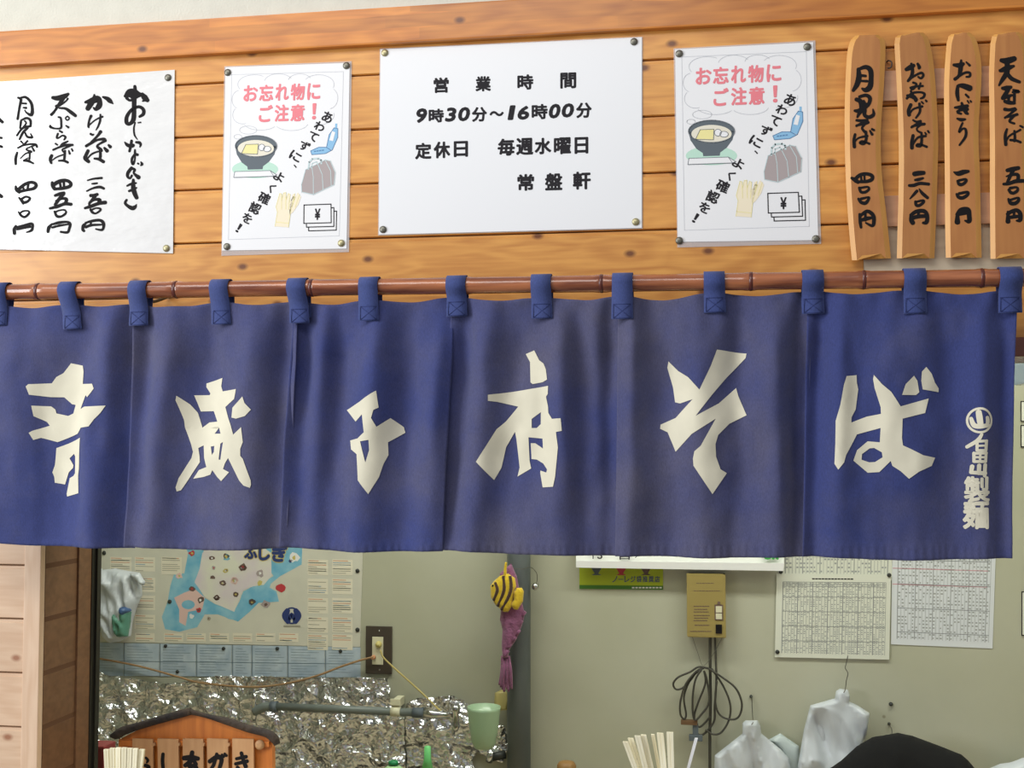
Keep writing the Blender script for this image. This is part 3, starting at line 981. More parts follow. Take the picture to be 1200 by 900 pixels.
    def holdall_lines(bm, fn):
        line_bm(bm, [(418, 490), (440, 480), (500, 450), (522, 455), (545, 500), (542, 550), (455, 590), (405, 580), (403, 550)], 3, fn, True)
        line_bm(bm, [(445, 482), (452, 520), (455, 590)], 3, fn)
        line_bm(bm, [(470, 470), (490, 510), (496, 572)], 3, fn)
        line_bm(bm, [(500, 452), (525, 495), (530, 556)], 3, fn)
        line_bm(bm, [(430, 488), (432, 460), (445, 447), (470, 445), (482, 452), (484, 466)], 7, fn)
        line_bm(bm, [(442, 484), (444, 465), (462, 458), (470, 470)], 4, fn)
    layer('holdall_lines', 'baglines', 0.0004, holdall_lines)

    def glove(bm, fn):
        flat_bm(bm, [(297, 718), (305, 660), (298, 640), (312, 586), (320, 588), (322, 612), (328, 584), (338, 582), (340, 610), (348, 586), (356, 590), (352, 625), (370, 596), (378, 600), (362, 650), (354, 722)], fn)
        flat_bm(bm, [(356, 640), (366, 590), (376, 586), (378, 600), (388, 582), (396, 590), (403, 600), (392, 632), (372, 660), (358, 672)], fn)
    layer('glove_drawing', 'cream', 0.0003, glove)

    def notes(bm, fn):
        line_bm(bm, [(417, 632), (532, 628), (536, 703), (419, 706)], 4, fn, True)
        line_bm(bm, [(533, 643), (545, 642), (548, 718), (431, 721), (430, 708)], 4, fn)
        line_bm(bm, [(546, 657), (557, 656), (559, 733), (441, 736), (440, 722)], 4, fn)
        glyph_bm(bm, '¥', (464, 646, 488, 692), fn, 0.03)
    layer('banknote_drawing', 'print', 0.0003, notes)
    return o, h


n1, h1 = notice([(240 + x / 3.46, 50 + y / 3.46) for x, y in ((85, 100), (588, 82), (575, 835), (70, 843))], 'white pictured notice with pink heading, pinned next to the brush-written menu sheet')
for x, y, m in ((267, 85, 'tack'), (406, 77, 'tack'), (266, 289, 'tack'), (400, 285, 'tack2')):
    tack(x, y, -0.0018, n1, m)
n2, h2 = notice([(770 + x / 3.2143, 30 + y / 3.2143) for x, y in ((68, 90), (588, 63), (607, 808), (78, 815))], 'white pictured notice with pink heading, pinned beside the hanging wooden menu tags')
for x, y, m in ((796, 63, 'tack'), (946, 55, 'tack'), (796, 282, 'tack'), (956, 280, 'tack')):
    tack(x, y, -0.0018, n2, m)

# ------------------------------------------------------------ opening hours board
ob_ = sheet('opening_hours_sign', [(445, 57), (753, 43), (753, 268), (443, 276)], -0.001, M['lam'], 0.0003)
tag(ob_, 'large white opening-hours sign in bold black print, centre of the pine wall', 'sign')
sheet('paper', [(446, 58), (752, 44), (752, 267), (444, 275)], -0.0014, M['board'], 0.0005, ob_)
fn = lambda x, y: P(430 + x / 3.4615, 30 + y / 3.4615, -0.0022)
lines = {}
for c, b, sh in (('営', (270, 210, 332, 273), 0), ('業', (440, 205, 503, 267), 0), ('時', (610, 198, 675, 260), 0), ('間', (784, 190, 849, 255), 0),
             ('9', (198, 335, 243, 395), .18), ('時', (250, 337, 312, 393), 0), ('3', (320, 332, 362, 390), .18), ('0', (370, 330, 418, 388), .18), ('分', (425, 330, 487, 390), 0), ('～', (497, 346, 555, 368), 0), ('1', (575, 323, 598, 383), .18), ('6', (612, 325, 660, 382), .18), ('時', (668, 318, 733, 380), 0), ('0', (738, 317, 785, 377), .18), ('0', (790, 315, 840, 373), .18), ('分', (848, 312, 912, 375), 0),
             ('定', (195, 475, 262, 542), 0), ('休', (270, 470, 338, 538), 0), ('日', (352, 468, 410, 533), 0), ('毎', (530, 458, 600, 528), 0), ('週', (605, 455, 675, 525), 0), ('水', (680, 455, 748, 522), 0), ('曜', (758, 453, 828, 522), 0), ('日', (842, 452, 898, 520), 0),
             ('常', (610, 602, 678, 670), 0), ('盤', (722, 597, 793, 668), 0), ('軒', (835, 592, 908, 665), 0)):
    bm = bmesh.new()
    lines[b] = bm
    glyph_bm(bm, c, b, fn, 0.05 if sh else 0.034, shear=sh, slope=-0.03)
for key in lines:
    fin('printed_character', lines[key], M['print'], ob_)
for x, y, m in ((451, 62, 'tack2'), (743, 49, 'tack'), (449, 269, 'tack'), (745, 260, 'tack2')):
    tack(x, y, -0.0019, ob_, m)

# ------------------------------------------------------------ wooden menu tags
def px5(pts):
    return [(970 + x / 3.0, 20 + y / 3.0) for x, y in pts]


TAGS = [
    (px5([(85, 72), (68, 130), (60, 300), (60, 450), (65, 600), (75, 750), (85, 855)]), px5([(192, 70), (203, 105), (197, 250), (187, 400), (190, 550), (207, 700), (222, 848)])),
    (px5([(233, 72), (240, 200), (247, 350), (250, 500), (248, 650), (245, 750), (243, 848)]), px5([(348, 62), (362, 105), (376, 200), (388, 400), (386, 550), (381, 700), (375, 848)])),
    (px5([(420, 68), (410, 200), (409, 300), (410, 400), (412, 600), (413, 750), (415, 846)]), px5([(513, 62), (530, 105), (541, 200), (530, 400), (535, 550), (538, 700), (541, 846)])),
    (px5([(573, 68), (567, 200), (568, 300), (570, 450), (570, 600), (571, 750), (572, 850)]), px5([(685, 60), (700, 105), (706, 200), (700, 400), (703, 550), (706, 700), (708, 848)]))]
TXT = [
    [(990, 70, 8.18, [[(130, 90, 26), (135, 170, 40), (115, 240, 36), (80, 295, 22)], [(135, 90, 20), (200, 70, 30), (245, 100, 36), (252, 180, 34), (240, 260, 40), (200, 290, 34), (165, 275, 14)], [(150, 150, 20), (200, 155, 18)], [(160, 203, 16), (215, 205, 18)],
        [(110, 380, 28), (150, 400, 34), (165, 470, 40), (130, 490, 30), (95, 488, 18)], [(140, 355, 20), (200, 340, 24), (240, 365, 28), (230, 420, 26), (190, 450, 40), (140, 510, 26), (120, 550, 14)], [(180, 395, 18), (200, 430, 18)], [(190, 480, 30), (190, 530, 26), (230, 550, 26), (275, 525, 24), (270, 475, 10)],
        [(112, 580, 18), (160, 585, 22), (215, 580, 20)], [(215, 580, 20), (110, 635, 16)], [(110, 630, 14), (190, 610, 24), (225, 600, 20)], [(190, 620, 16), (165, 655, 16), (190, 690, 20)],
        [(98, 715, 18), (88, 770, 22), (92, 835, 24)], [(95, 790, 10), (130, 750, 12), (215, 730, 18)], [(200, 690, 20), (205, 760, 20), (180, 800, 26), (145, 795, 18), (170, 780, 14), (235, 805, 16)], [(240, 680, 12), (262, 715, 20)], [(260, 665, 16), (280, 675, 16)]]),
     (990, 190, 10, [[(80, 185, 24), (130, 215, 40), (155, 240, 24)], [(120, 200, 30), (180, 150, 32), (260, 138, 30), (318, 160, 32), (318, 200, 32), (260, 225, 30), (150, 230, 24)], [(190, 155, 16), (195, 225, 20)], [(228, 150, 16), (232, 225, 20)],
        [(170, 300, 24), (190, 350, 24), (240, 350, 24), (280, 320, 22), (270, 290, 18), (190, 300, 20)], [(160, 430, 22), (190, 470, 28), (240, 480, 30), (275, 440, 24), (280, 410, 16), (190, 430, 24)],
        [(175, 610, 24), (180, 700, 28), (190, 765, 22)], [(180, 630, 24), (260, 575, 30), (330, 620, 34), (340, 700, 32), (320, 745, 26), (245, 710, 14)], [(190, 680, 26), (260, 660, 34), (320, 650, 20)], [(242, 600, 20), (240, 680, 26)]])],
    [(1050, 60, 7.5, [[(90, 160, 24), (130, 140, 34), (155, 125, 24)], [(135, 110, 16), (145, 170, 22), (135, 220, 22), (105, 262, 16)], [(110, 250, 14), (165, 215, 14), (220, 190, 16), (240, 210, 16), (220, 238, 14), (195, 225, 12)], [(190, 110, 16), (205, 140, 22), (200, 150, 16)],
        [(150, 275, 14), (180, 290, 14), (150, 330, 16), (130, 330, 12)], [(125, 320, 12), (170, 310, 14), (235, 305, 14)], [(215, 280, 12), (200, 330, 14)],
        [(100, 390, 18), (150, 400, 28), (180, 425, 20)], [(95, 415, 16), (140, 370, 16), (210, 360, 14), (250, 375, 16), (240, 405, 16), (215, 415, 12)], [(130, 350, 14), (150, 390, 18), (175, 435, 20)],
        [(130, 470, 22), (110, 520, 22), (115, 560, 24)], [(115, 560, 12), (150, 510, 12), (230, 485, 16)], [(205, 460, 16), (210, 530, 16), (175, 585, 12)], [(225, 445, 12), (240, 460, 10)], [(260, 430, 10), (268, 440, 14)],
        [(150, 605, 12), (180, 620, 14), (215, 615, 18)], [(215, 620, 18), (135, 668, 14)], [(140, 660, 12), (205, 645, 20), (250, 640, 18)], [(220, 645, 14), (185, 675, 12), (190, 700, 12), (225, 718, 14)],
        [(150, 740, 20), (140, 800, 24), (140, 850, 24)], [(150, 820, 10), (190, 760, 14), (260, 745, 16)], [(225, 730, 16), (225, 790, 18), (215, 830, 20), (180, 830, 16), (200, 815, 12), (270, 840, 16)], [(255, 715, 10), (265, 730, 12)], [(280, 700, 12), (290, 715, 12)]]),
     (1055, 190, 11.25, [[(185, 155, 46), (240, 145, 46), (310, 140, 38)], [(195, 235, 22), (240, 228, 30), (300, 210, 20)], [(118, 308, 28), (180, 305, 34), (260, 280, 32), (375, 290, 30)],
        [(220, 380, 30), (175, 430, 26), (128, 482, 12)], [(250, 355, 14), (290, 410, 32), (360, 470, 30)], [(200, 520, 26), (210, 565, 30), (250, 570, 30), (305, 530, 26), (300, 505, 24), (220, 520, 20)],
        [(140, 690, 26), (145, 760, 44), (165, 800, 46)], [(140, 700, 34), (210, 650, 36), (310, 645, 40), (355, 700, 36), (345, 790, 40), (300, 800, 24)], [(165, 735, 36), (240, 715, 38), (340, 710, 36)], [(240, 660, 26), (240, 720, 30)]])],
    [(1105, 60, 7.5, [[(95, 120, 18), (150, 125, 34), (180, 110, 20)], [(160, 80, 14), (155, 150, 30), (140, 215, 20), (105, 245, 22)], [(120, 235, 14), (190, 190, 16), (235, 190, 16), (235, 220, 16), (205, 225, 12)], [(205, 95, 10), (235, 125, 16)],
        [(130, 305, 18), (125, 370, 26), (135, 430, 18)], [(140, 300, 20), (180, 305, 34), (235, 325, 40)], [(200, 380, 14), (225, 405, 14)],
        [(105, 495, 14), (160, 490, 24), (215, 480, 20)], [(165, 455, 16), (180, 500, 24), (205, 540, 24), (220, 550, 14)], [(125, 530, 14), (160, 515, 20), (215, 510, 22)], [(130, 540, 16), (160, 550, 14)], [(215, 435, 10), (228, 455, 10)], [(240, 435, 10), (248, 445, 12)],
        [(125, 592, 12), (160, 602, 22), (195, 598, 14)], [(172, 630, 12), (150, 680, 14), (142, 712, 12), (175, 680, 12), (200, 690, 16), (198, 750, 18), (145, 825, 12)]]),
     (1105, 190, 11.25, [[(145, 130, 14), (200, 150, 46), (270, 130, 46), (335, 120, 28)], [(190, 245, 20), (215, 290, 34), (260, 290, 30), (305, 250, 26), (295, 225, 24), (210, 240, 24)], [(180, 420, 22), (205, 460, 34), (260, 470, 36), (325, 430, 30), (320, 395, 28), (210, 415, 28)],
        [(190, 680, 30), (190, 790, 56)], [(190, 690, 40), (240, 630, 46), (330, 625, 44), (345, 700, 46), (345, 780, 44), (290, 770, 16)], [(200, 690, 30), (300, 670, 34), (345, 670, 30)], [(260, 630, 26), (262, 670, 28)]])],
    [(1160, 60, 7.5, [[(100, 80, 26), (150, 85, 42), (215, 65, 34)], [(210, 130, 16), (150, 150, 36), (95, 170, 24), (85, 165, 12)], [(150, 90, 32), (150, 180, 34), (110, 250, 26), (80, 300, 12)], [(150, 190, 24), (190, 240, 26), (260, 270, 20)],
        [(110, 325, 20), (150, 325, 34), (185, 315, 20)], [(165, 330, 24), (135, 380, 28), (110, 410, 20)], [(110, 415, 20), (165, 395, 22), (195, 385, 14)], [(130, 440, 20), (165, 450, 26), (215, 455, 20)], [(165, 400, 18), (165, 450, 18)], [(205, 340, 14), (255, 355, 20), (200, 360, 14)], [(215, 380, 20), (215, 440, 18)],
        [(130, 510, 22), (170, 515, 20), (220, 505, 20)], [(225, 510, 20), (180, 550, 14), (132, 585, 14)], [(135, 580, 12), (190, 570, 16), (240, 555, 18)], [(225, 560, 12), (180, 600, 16), (175, 620, 14), (215, 635, 14)],
        [(150, 685, 14), (135, 740, 20), (140, 820, 22)], [(140, 800, 10), (170, 745, 12), (250, 700, 12), (268, 690, 14)], [(215, 700, 14), (220, 760, 18), (215, 790, 16)], [(180, 780, 16), (230, 785, 16), (270, 800, 16)], [(265, 655, 12), (290, 668, 14)]]),
     (1160, 185, 10.6, [[(215, 155, 34), (280, 140, 42), (355, 125, 36)], [(290, 150, 36), (250, 230, 32), (215, 310, 26)], [(205, 230, 14), (290, 205, 28), (350, 215, 32), (345, 290, 34)], [(170, 325, 24), (230, 320, 30), (320, 290, 36), (415, 285, 34)],
        [(235, 395, 26), (260, 430, 30), (300, 435, 28), (345, 400, 26), (330, 365, 20), (250, 375, 26)], [(230, 510, 20), (255, 560, 34), (310, 565, 34), (355, 530, 28), (350, 495, 20), (260, 520, 22)],
        [(225, 670, 24), (225, 790, 46)], [(220, 700, 34), (260, 670, 34), (330, 650, 36), (375, 690, 40), (375, 770, 40), (330, 780, 16)], [(240, 740, 30), (310, 730, 32), (370, 725, 28)], [(300, 660, 22), (300, 730, 26)]])]]
for y0, y1, lab in ((84, 119, 'upper pinkish wooden batten on the wall behind the hanging menu tags'), (230, 266, 'lower pinkish wooden batten on the wall behind the hanging menu tags')):
    a, b = P(1018, y1, -0.008), P(1260, y0, -0.008)
    tag(boxo('batten', (a.x, -0.008, a.z), (b.x, 0.0, P(1018, y0, -0.008).z), M['rail'], bev=0.0012), lab, 'batten')
TLAB = ['curved wooden menu tag for moon-viewing noodles, leftmost, beside the pictured notice',
        'curved reddish wooden menu tag priced three eighty, second from the notice',
        'narrow wooden menu tag with one-hundred price and least writing, third from the notice',
        'wooden menu tag priced five hundred, cut by the picture edge, top right']
for (Lp, Rp), txt, lab in zip(TAGS, TXT, TLAB):
    L = smoothpts(Lp, 4)
    R = smoothpts(Rp, 4)
    n = min(len(L), len(R))
    yf, ye = -0.0215, -0.0165
    bm = bmesh.new()
    rows = []
    # rounded shoulders at the top: the first row pulled in
    lst = [(-2.2, 6.5)] + [(None, None)] * n
    for i in range(n):
        l, r = L[i], R[i]
        ins = 6.0
        if i == 0:
            rows.append([(l[0] + 4.5, l[1] - 2.5, ye), (l[0] + 8.5, l[1] - 2.5, yf + .001), (l[0] + 12, l[1] - 2.5, yf + .001), (r[0] - 12, r[1] - 2.5, yf + .001), (r[0] - 8, r[1] - 2.5, yf + .001), (r[0] - 4, r[1] - 2.5, ye)])
        e = 1.5 if i == 0 else 0
        up_ = 5.5 if i == n - 1 else 0
        rows.append([(l[0] + e, l[1], ye), (l[0] + ins + e, l[1], yf), (l[0] + 12, l[1] - up_, yf), (r[0] - 12, r[1] - up_, yf), (r[0] - ins - e, r[1], yf), (r[0] - e, r[1], ye)])
    # foot notch
    l, r = L[-1], R[-1]
    grid = []
    for row in rows:
        v = [bm.verts.new(P(x, y, Yv)) for x, y, Yv in row]
        bk = [bm.verts.new(P(row[0][0], row[0][1], -0.0085)), bm.verts.new(P(row[5][0], row[5][1], -0.0085))]
        grid.append([bk[0]] + v + [bk[1]])
    for i in range(len(grid) - 1):
        a, b = grid[i], grid[i + 1]
        for j in range(7):
            f = bm.faces.new((a[j], b[j], b[j + 1], a[j + 1]))
            f.material_index = 0 if j in (2, 3, 4) else 1
        bm.faces.new((a[7], b[7], b[0], a[0])).material_index = 1
    bm.faces.new(grid[0]).material_index = 1
    g = grid[-1]
    # two feet either side of a shallow notch: lift the middle of the last row
    bm.faces.new(g[::-1]).material_index = 1
    bmesh.ops.recalc_face_normals(bm, faces=bm.faces[:])
    t = fin('menu_tag', bm, [M['tag_face'], M['tag_edge']])
    tag(t, lab, 'menu tag')
    brush('brush_writing', txt, yf, M['ink'], t, 0.0004)
# small hook between the first two tags
bm = bmesh.new()
tube(bm, [P(1039, 73, 0.003), P(1041, 71, -0.008), P(1045, 73, -0.010), P(1044, 79, -0.010), P(1040, 80, -0.009)], 0.0011, 6)
tag(fin('cup_hook', bm, M['tack3']), 'small dark cup hook in the boards between the first two menu tags', 'hook')

# ------------------------------------------------------------ bamboo pole and the shop curtain
YN = -0.105
pa, pb = P(-70, 343.5, YN), P(1290, 324, YN)
ax = (pb - pa).normalized()
nodes_px = [46, 207, 366, 545, 705, 880, 1012, 1150]


def pole_at(px):
    y = 343.5 + (324 - 343.5) * (px + 70) / 1360
    return P(px, y, YN)


pole = empty('bamboo_pole', pole_at(600))
tag(pole, 'glossy red-brown bamboo pole carrying the blue shop curtain', 'pole')
ends = [-70] + nodes_px + [1290]
RP = 0.0136
for a, b in zip(ends[:-1], ends[1:]):
    bm = bmesh.new()
    A_, B_ = pole_at(a), pole_at(b)
    d = B_ - A_
    tube(bm, [A_ + d * t for t in (0.0, 0.02, 0.06, 0.5, 0.94, 0.98, 1.0)], [RP * 0.97, RP * 1.06, RP * 0.99, RP * 0.97, RP * 0.99, RP * 1.06, RP * 0.97], 18, smooth=False)
    reparent(fin('bamboo_section', bm, M['bamboo']), pole)
for a in nodes_px:
    bm = bmesh.new()
    c = pole_at(a)
    tube(bm, [c - ax * 0.0035, c - ax * 0.001, c + ax * 0.001, c + ax * 0.0035], [RP * 1.02, RP * 1.09, RP * 1.09, RP * 1.02], 18, smooth=False)
    reparent(fin('joint_ring', bm, M['bamboo_node']), pole)
for px, nm in ((164, 'left'), (952, 'right')):
    bm = bmesh.new()
    c = pole_at(px)
    tube(bm, [Vector((c.x, 0.006, c.z + 0.004)), Vector((c.x, -0.05, c.z - 0.012)), Vector((c.x, YN + 0.02, c.z - RP - 0.002)), Vector((c.x, YN + 0.018, c.z - RP + 0.006))], 0.0028, 8)
    tag(fin('pole_hook', bm, M['tack3']), f'dark hook on the wall hidden behind the curtain strap, {nm} of the pair', 'hook')

EDG = [  # left edge (top, bottom), right edge, top y pts, bottom y pts, faded strength, folds
    dict(l=(-42, -38), r=(161, 151), top=[(-42, 362), (-8, 358), (40, 361), (83, 357), (120, 359), (161, 355)], bot=[(-38, 634), (50, 640), (151, 643)], fade=-0.01,
         folds=[(155, 138, 16, -0.012, .05), (130, 118, 18, 0.010, .1), (90, 60, 30, -0.008, .15), (20, 10, 30, 0.008, .1), (100, 105, 10, 0.006, .5)]),
    dict(l=(160, 150), r=(348, 331), top=[(160, 354), (185, 360), (225, 359), (261, 354), (300, 358), (348, 353)], bot=[(150, 641), (240, 645), (331, 643)], fade=0.10,
         folds=[(172, 158, 12, -0.012, .0), (205, 172, 16, 0.010, .1), (250, 210, 22, -0.010, .15), (300, 285, 22, 0.010, .1), (335, 318, 12, -0.012, .1)]),
    dict(l=(347, 330), r=(531, 516), top=[(347, 353), (390, 357), (432, 352), (480, 354), (531, 348)], bot=[(330, 642), (420, 647), (516, 646)], fade=-0.10,
         folds=[(360, 344, 12, -0.011, .0), (385, 362, 14, 0.010, .05), (402, 376, 20, -0.014, .1), (450, 420, 18, 0.012, .05), (480, 470, 16, -0.008, .1), (520, 500, 14, 0.011, .2)]),
    dict(l=(533, 514), r=(727, 726), top=[(533, 348), (585, 353), (636, 349), (690, 352), (727, 347)], bot=[(514, 645), (620, 650), (726, 652)], fade=0.08,
         folds=[(548, 528, 12, -0.011, .0), (575, 552, 18, 0.011, .1), (610, 590, 18, -0.009, .1), (655, 660, 14, 0.010, .05), (678, 690, 12, -0.009, .1), (715, 715, 12, -0.011, .1)]),
    dict(l=(728, 725), r=(948, 944), top=[(728, 347), (780, 352), (838, 343), (890, 347), (948, 341)], bot=[(725, 651), (840, 654), (944, 653)], fade=0.16,
         folds=[(742, 738, 12, 0.010, .0), (775, 790, 18, -0.008, .1), (820, 825, 22, 0.010, .05), (865, 870, 18, -0.010, .05), (905, 915, 14, 0.010, .1), (938, 934, 12, -0.013, .05)]),
    dict(l=(950, 944), r=(1192, 1188), top=[(950, 340), (1000, 345), (1071, 340), (1130, 345), (1192, 339)], bot=[(944, 652), (1070, 656), (1188, 655)], fade=-0.05,
         folds=[(962, 955, 10, -0.010, .0), (985, 980, 14, 0.009, .05), (1050, 1060, 40, 0.010, .1), (1110, 1118, 22, -0.007, .1), (1150, 1150, 14, 0.006, .1), (1180, 1176, 8, -0.006, .2)])]


def lerp_list(pts, x):
    if x <= pts[0][0]:
        return pts[0][1]
    for (a, b), (c, d) in zip(pts[:-1], pts[1:]):
        if x <= c:
            t = (x - a) / (c - a)
            t = t * t * (3 - 2 * t)
            return b + (d - b) * t
    return pts[-1][1]


def fold(e, idx, px, py):
    """forward billow of the cloth at a point of its hanging plane, metres towards the street"""
    ty = max(0, min(1, (py - 345) / 305))
    s = 0
    for xt, xb, wd, amp, st in e['folds']:
        xc = xt + (xb - xt) * ty
        g = math.exp(-((px - xc) / (wd * (0.9 + 0.5 * ty))) ** 2)
        s += amp * 1.7 * g * min(1, max(0, (ty - st * 0.5 + 0.06) / 0.25)) * (1 - 0.35 * ty)
    s += 0.009 * noise.noise(Vector((px / 45, idx * 7.7, py / 95))) + 0.0022 * noise.noise(Vector((px / 18, idx * 3.3, py / 34)))
    # gathers that fan down from each strap
    for lx in STRAPS:
        d = abs(px - lx[0])
        if d < 60:
            s += 0.0032 * math.sin((px - lx[0]) / (5 + 16 * ty)) * math.exp(-ty * 5) * (1 - d / 60)
    if py > 636:
        s += 0.0006 * math.sin(px * 0.66 + idx + 5 * noise.noise(Vector((px / 20, 0, idx)))) * min(1, (py - 636) / 5) + 0.0008
    # left edge of each panel laps in front of its neighbour
    u = (px - (e['l'][0] + (e['l'][1] - e['l'][0]) * ty)) / 200.0
    s += 0.004 * max(0, 1 - u * 6) * ty - 0.004 * max(0, (u - 0.82) * 5) * ty
    return s


STRAPS = [(2, 0, 331, 382), (83, 86, 329, 386), (165, 164, 329, 382), (260, 262, 326, 381), (350, 352, 324, 379), (434, 435, 325, 377), (536, 536, 320, 371), (635, 636, 318, 374), (730, 730, 317, 375), (837, 838, 313, 367), (952, 953, 311, 368), (1071, 1072, 315, 368), (1183, 1183, 311, 367)]
noren = empty('shop_curtain', P(600, 350, YN))
tag(noren, 'wide faded-indigo split shop curtain of six panels with cream lettering', 'curtain')


def LS(o, p=None):
    return reparent(o, p or noren)


def ring(cx, cy, r, wd, n=36):
    return ellipse(cx, cy, r + wd / 2, r + wd / 2, n), [ellipse(cx, cy, r - wd / 2, r - wd / 2, n)]


PG = [
    (20, 410, 4.733, [([(280, 72), (345, 85), (353, 120), (353, 188), (420, 188), (432, 215), (390, 262), (378, 252), (348, 328), (375, 315), (505, 310), (475, 350), (440, 385), (412, 425), (355, 432), (330, 465), (208, 512), (125, 488), (92, 500), (72, 460), (90, 448), (168, 420), (155, 400), (97, 368), (90, 310), (180, 313), (200, 330), (205, 352), (270, 366), (300, 352), (312, 305), (290, 300), (247, 262), (180, 262), (82, 250), (68, 205), (80, 192), (188, 185), (210, 150), (243, 128)], []),
        ([(352, 487), (348, 560), (345, 660), (338, 700), (340, 795), (258, 815), (255, 800), (275, 712), (300, 700), (312, 685), (313, 590), (305, 577), (275, 602), (300, 640), (297, 655), (268, 680), (245, 748), (190, 738), (187, 705), (178, 680), (190, 640), (200, 545), (270, 520)], [])]),
    (190, 430, 5.625, [([(380, 70), (373, 125), (388, 160), (505, 148), (493, 213), (420, 265), (470, 380), (490, 447), (545, 398), (557, 495), (540, 540), (540, 585), (557, 605), (605, 745), (607, 775), (600, 795), (560, 780), (530, 745), (455, 600), (430, 635), (415, 672), (460, 693), (400, 752), (370, 725), (335, 680), (320, 710), (270, 725), (188, 738), (232, 680), (290, 660), (270, 600), (262, 517), (225, 535), (235, 590), (238, 628), (185, 700), (105, 815), (80, 822), (75, 795), (95, 735), (180, 600), (190, 560), (178, 510), (140, 400), (135, 350), (90, 220), (95, 190), (165, 245), (210, 300), (245, 400), (290, 365), (355, 360), (320, 290), (228, 292), (187, 185), (285, 183), (290, 172), (260, 130), (260, 105)],
        [[(375, 400), (340, 440), (392, 440)], [(318, 525), (345, 520), (345, 560), (330, 580)], [(415, 495), (395, 505), (382, 610), (395, 612)]]),
        ([(555, 197), (568, 240), (608, 283), (570, 325), (510, 342), (477, 335), (482, 270)], [])]),
    (390, 440, 6, [([(330, 110), (343, 228), (310, 245), (293, 300), (325, 362), (408, 300), (487, 362), (497, 402), (388, 470), (390, 560), (360, 620), (330, 715), (265, 832), (192, 735), (178, 552), (130, 520), (120, 457), (185, 443), (238, 400), (225, 275), (168, 325), (78, 242), (200, 188)], [[(207, 463), (270, 453), (272, 525), (245, 612)]])]),
    (550, 400, 5, [([(378, 52), (408, 110), (435, 130), (450, 165), (458, 225), (430, 240), (370, 250), (357, 240), (352, 120), (325, 72)], []),
        ([(465, 262), (463, 310), (452, 325), (465, 385), (467, 420), (490, 455), (543, 452), (550, 525), (515, 532), (527, 620), (510, 790), (497, 850), (433, 855), (417, 770), (418, 757), (455, 768), (460, 750), (435, 715), (395, 693), (362, 690), (358, 597), (385, 597), (433, 628), (430, 570), (345, 562), (350, 700), (360, 745), (278, 793), (290, 740), (270, 570), (262, 530), (210, 620), (185, 740), (145, 813), (48, 705), (100, 620), (160, 515), (210, 470), (283, 382), (165, 355), (117, 350), (117, 315)], [[(420, 415), (365, 455), (365, 508), (395, 508), (420, 485)]])]),
    (760, 400, 4.738, [([(380, 47), (545, 65), (540, 90), (430, 205), (355, 295), (262, 415), (390, 345), (487, 257), (500, 305), (545, 410), (450, 457), (387, 520), (372, 570), (375, 640), (400, 710), (435, 732), (355, 848), (250, 690), (247, 650), (255, 610), (290, 580), (373, 430), (240, 515), (150, 613), (105, 505), (63, 485), (65, 462), (150, 425), (245, 323), (175, 345), (147, 338), (135, 255), (103, 145), (110, 110), (165, 165), (220, 200), (283, 270), (345, 140)], [])]),
    (965, 420, 6, [([(155, 128), (228, 120), (230, 170), (240, 220), (222, 360), (192, 415), (190, 452), (300, 410), (395, 392), (393, 345), (350, 210), (340, 150), (345, 120), (400, 185), (465, 240), (530, 340), (733, 283), (707, 385), (545, 425), (540, 560), (548, 612), (600, 635), (690, 680), (780, 698), (755, 755), (660, 795), (590, 845), (530, 790), (475, 755), (463, 720), (385, 798), (305, 803), (203, 718), (230, 645), (305, 583), (388, 590), (393, 490), (230, 535), (190, 610), (150, 680), (135, 730), (93, 780), (68, 740), (75, 600), (78, 440), (110, 330), (135, 190)], [[(320, 632), (350, 630), (402, 660), (407, 695), (355, 728), (315, 730), (262, 712), (265, 672)]]),
        ([(627, 125), (652, 160), (665, 240), (642, 260), (540, 260), (565, 185)], []), ([(717, 62), (757, 110), (780, 170), (810, 212), (808, 238), (690, 220), (680, 160), (685, 95)], [])])]


def inv_px(p):
    """photo pixel of a world point"""
    q = RM.transposed() @ (p - CAM)
    return 600 + F * q.x / -q.z, 450 - F * q.y / -q.z


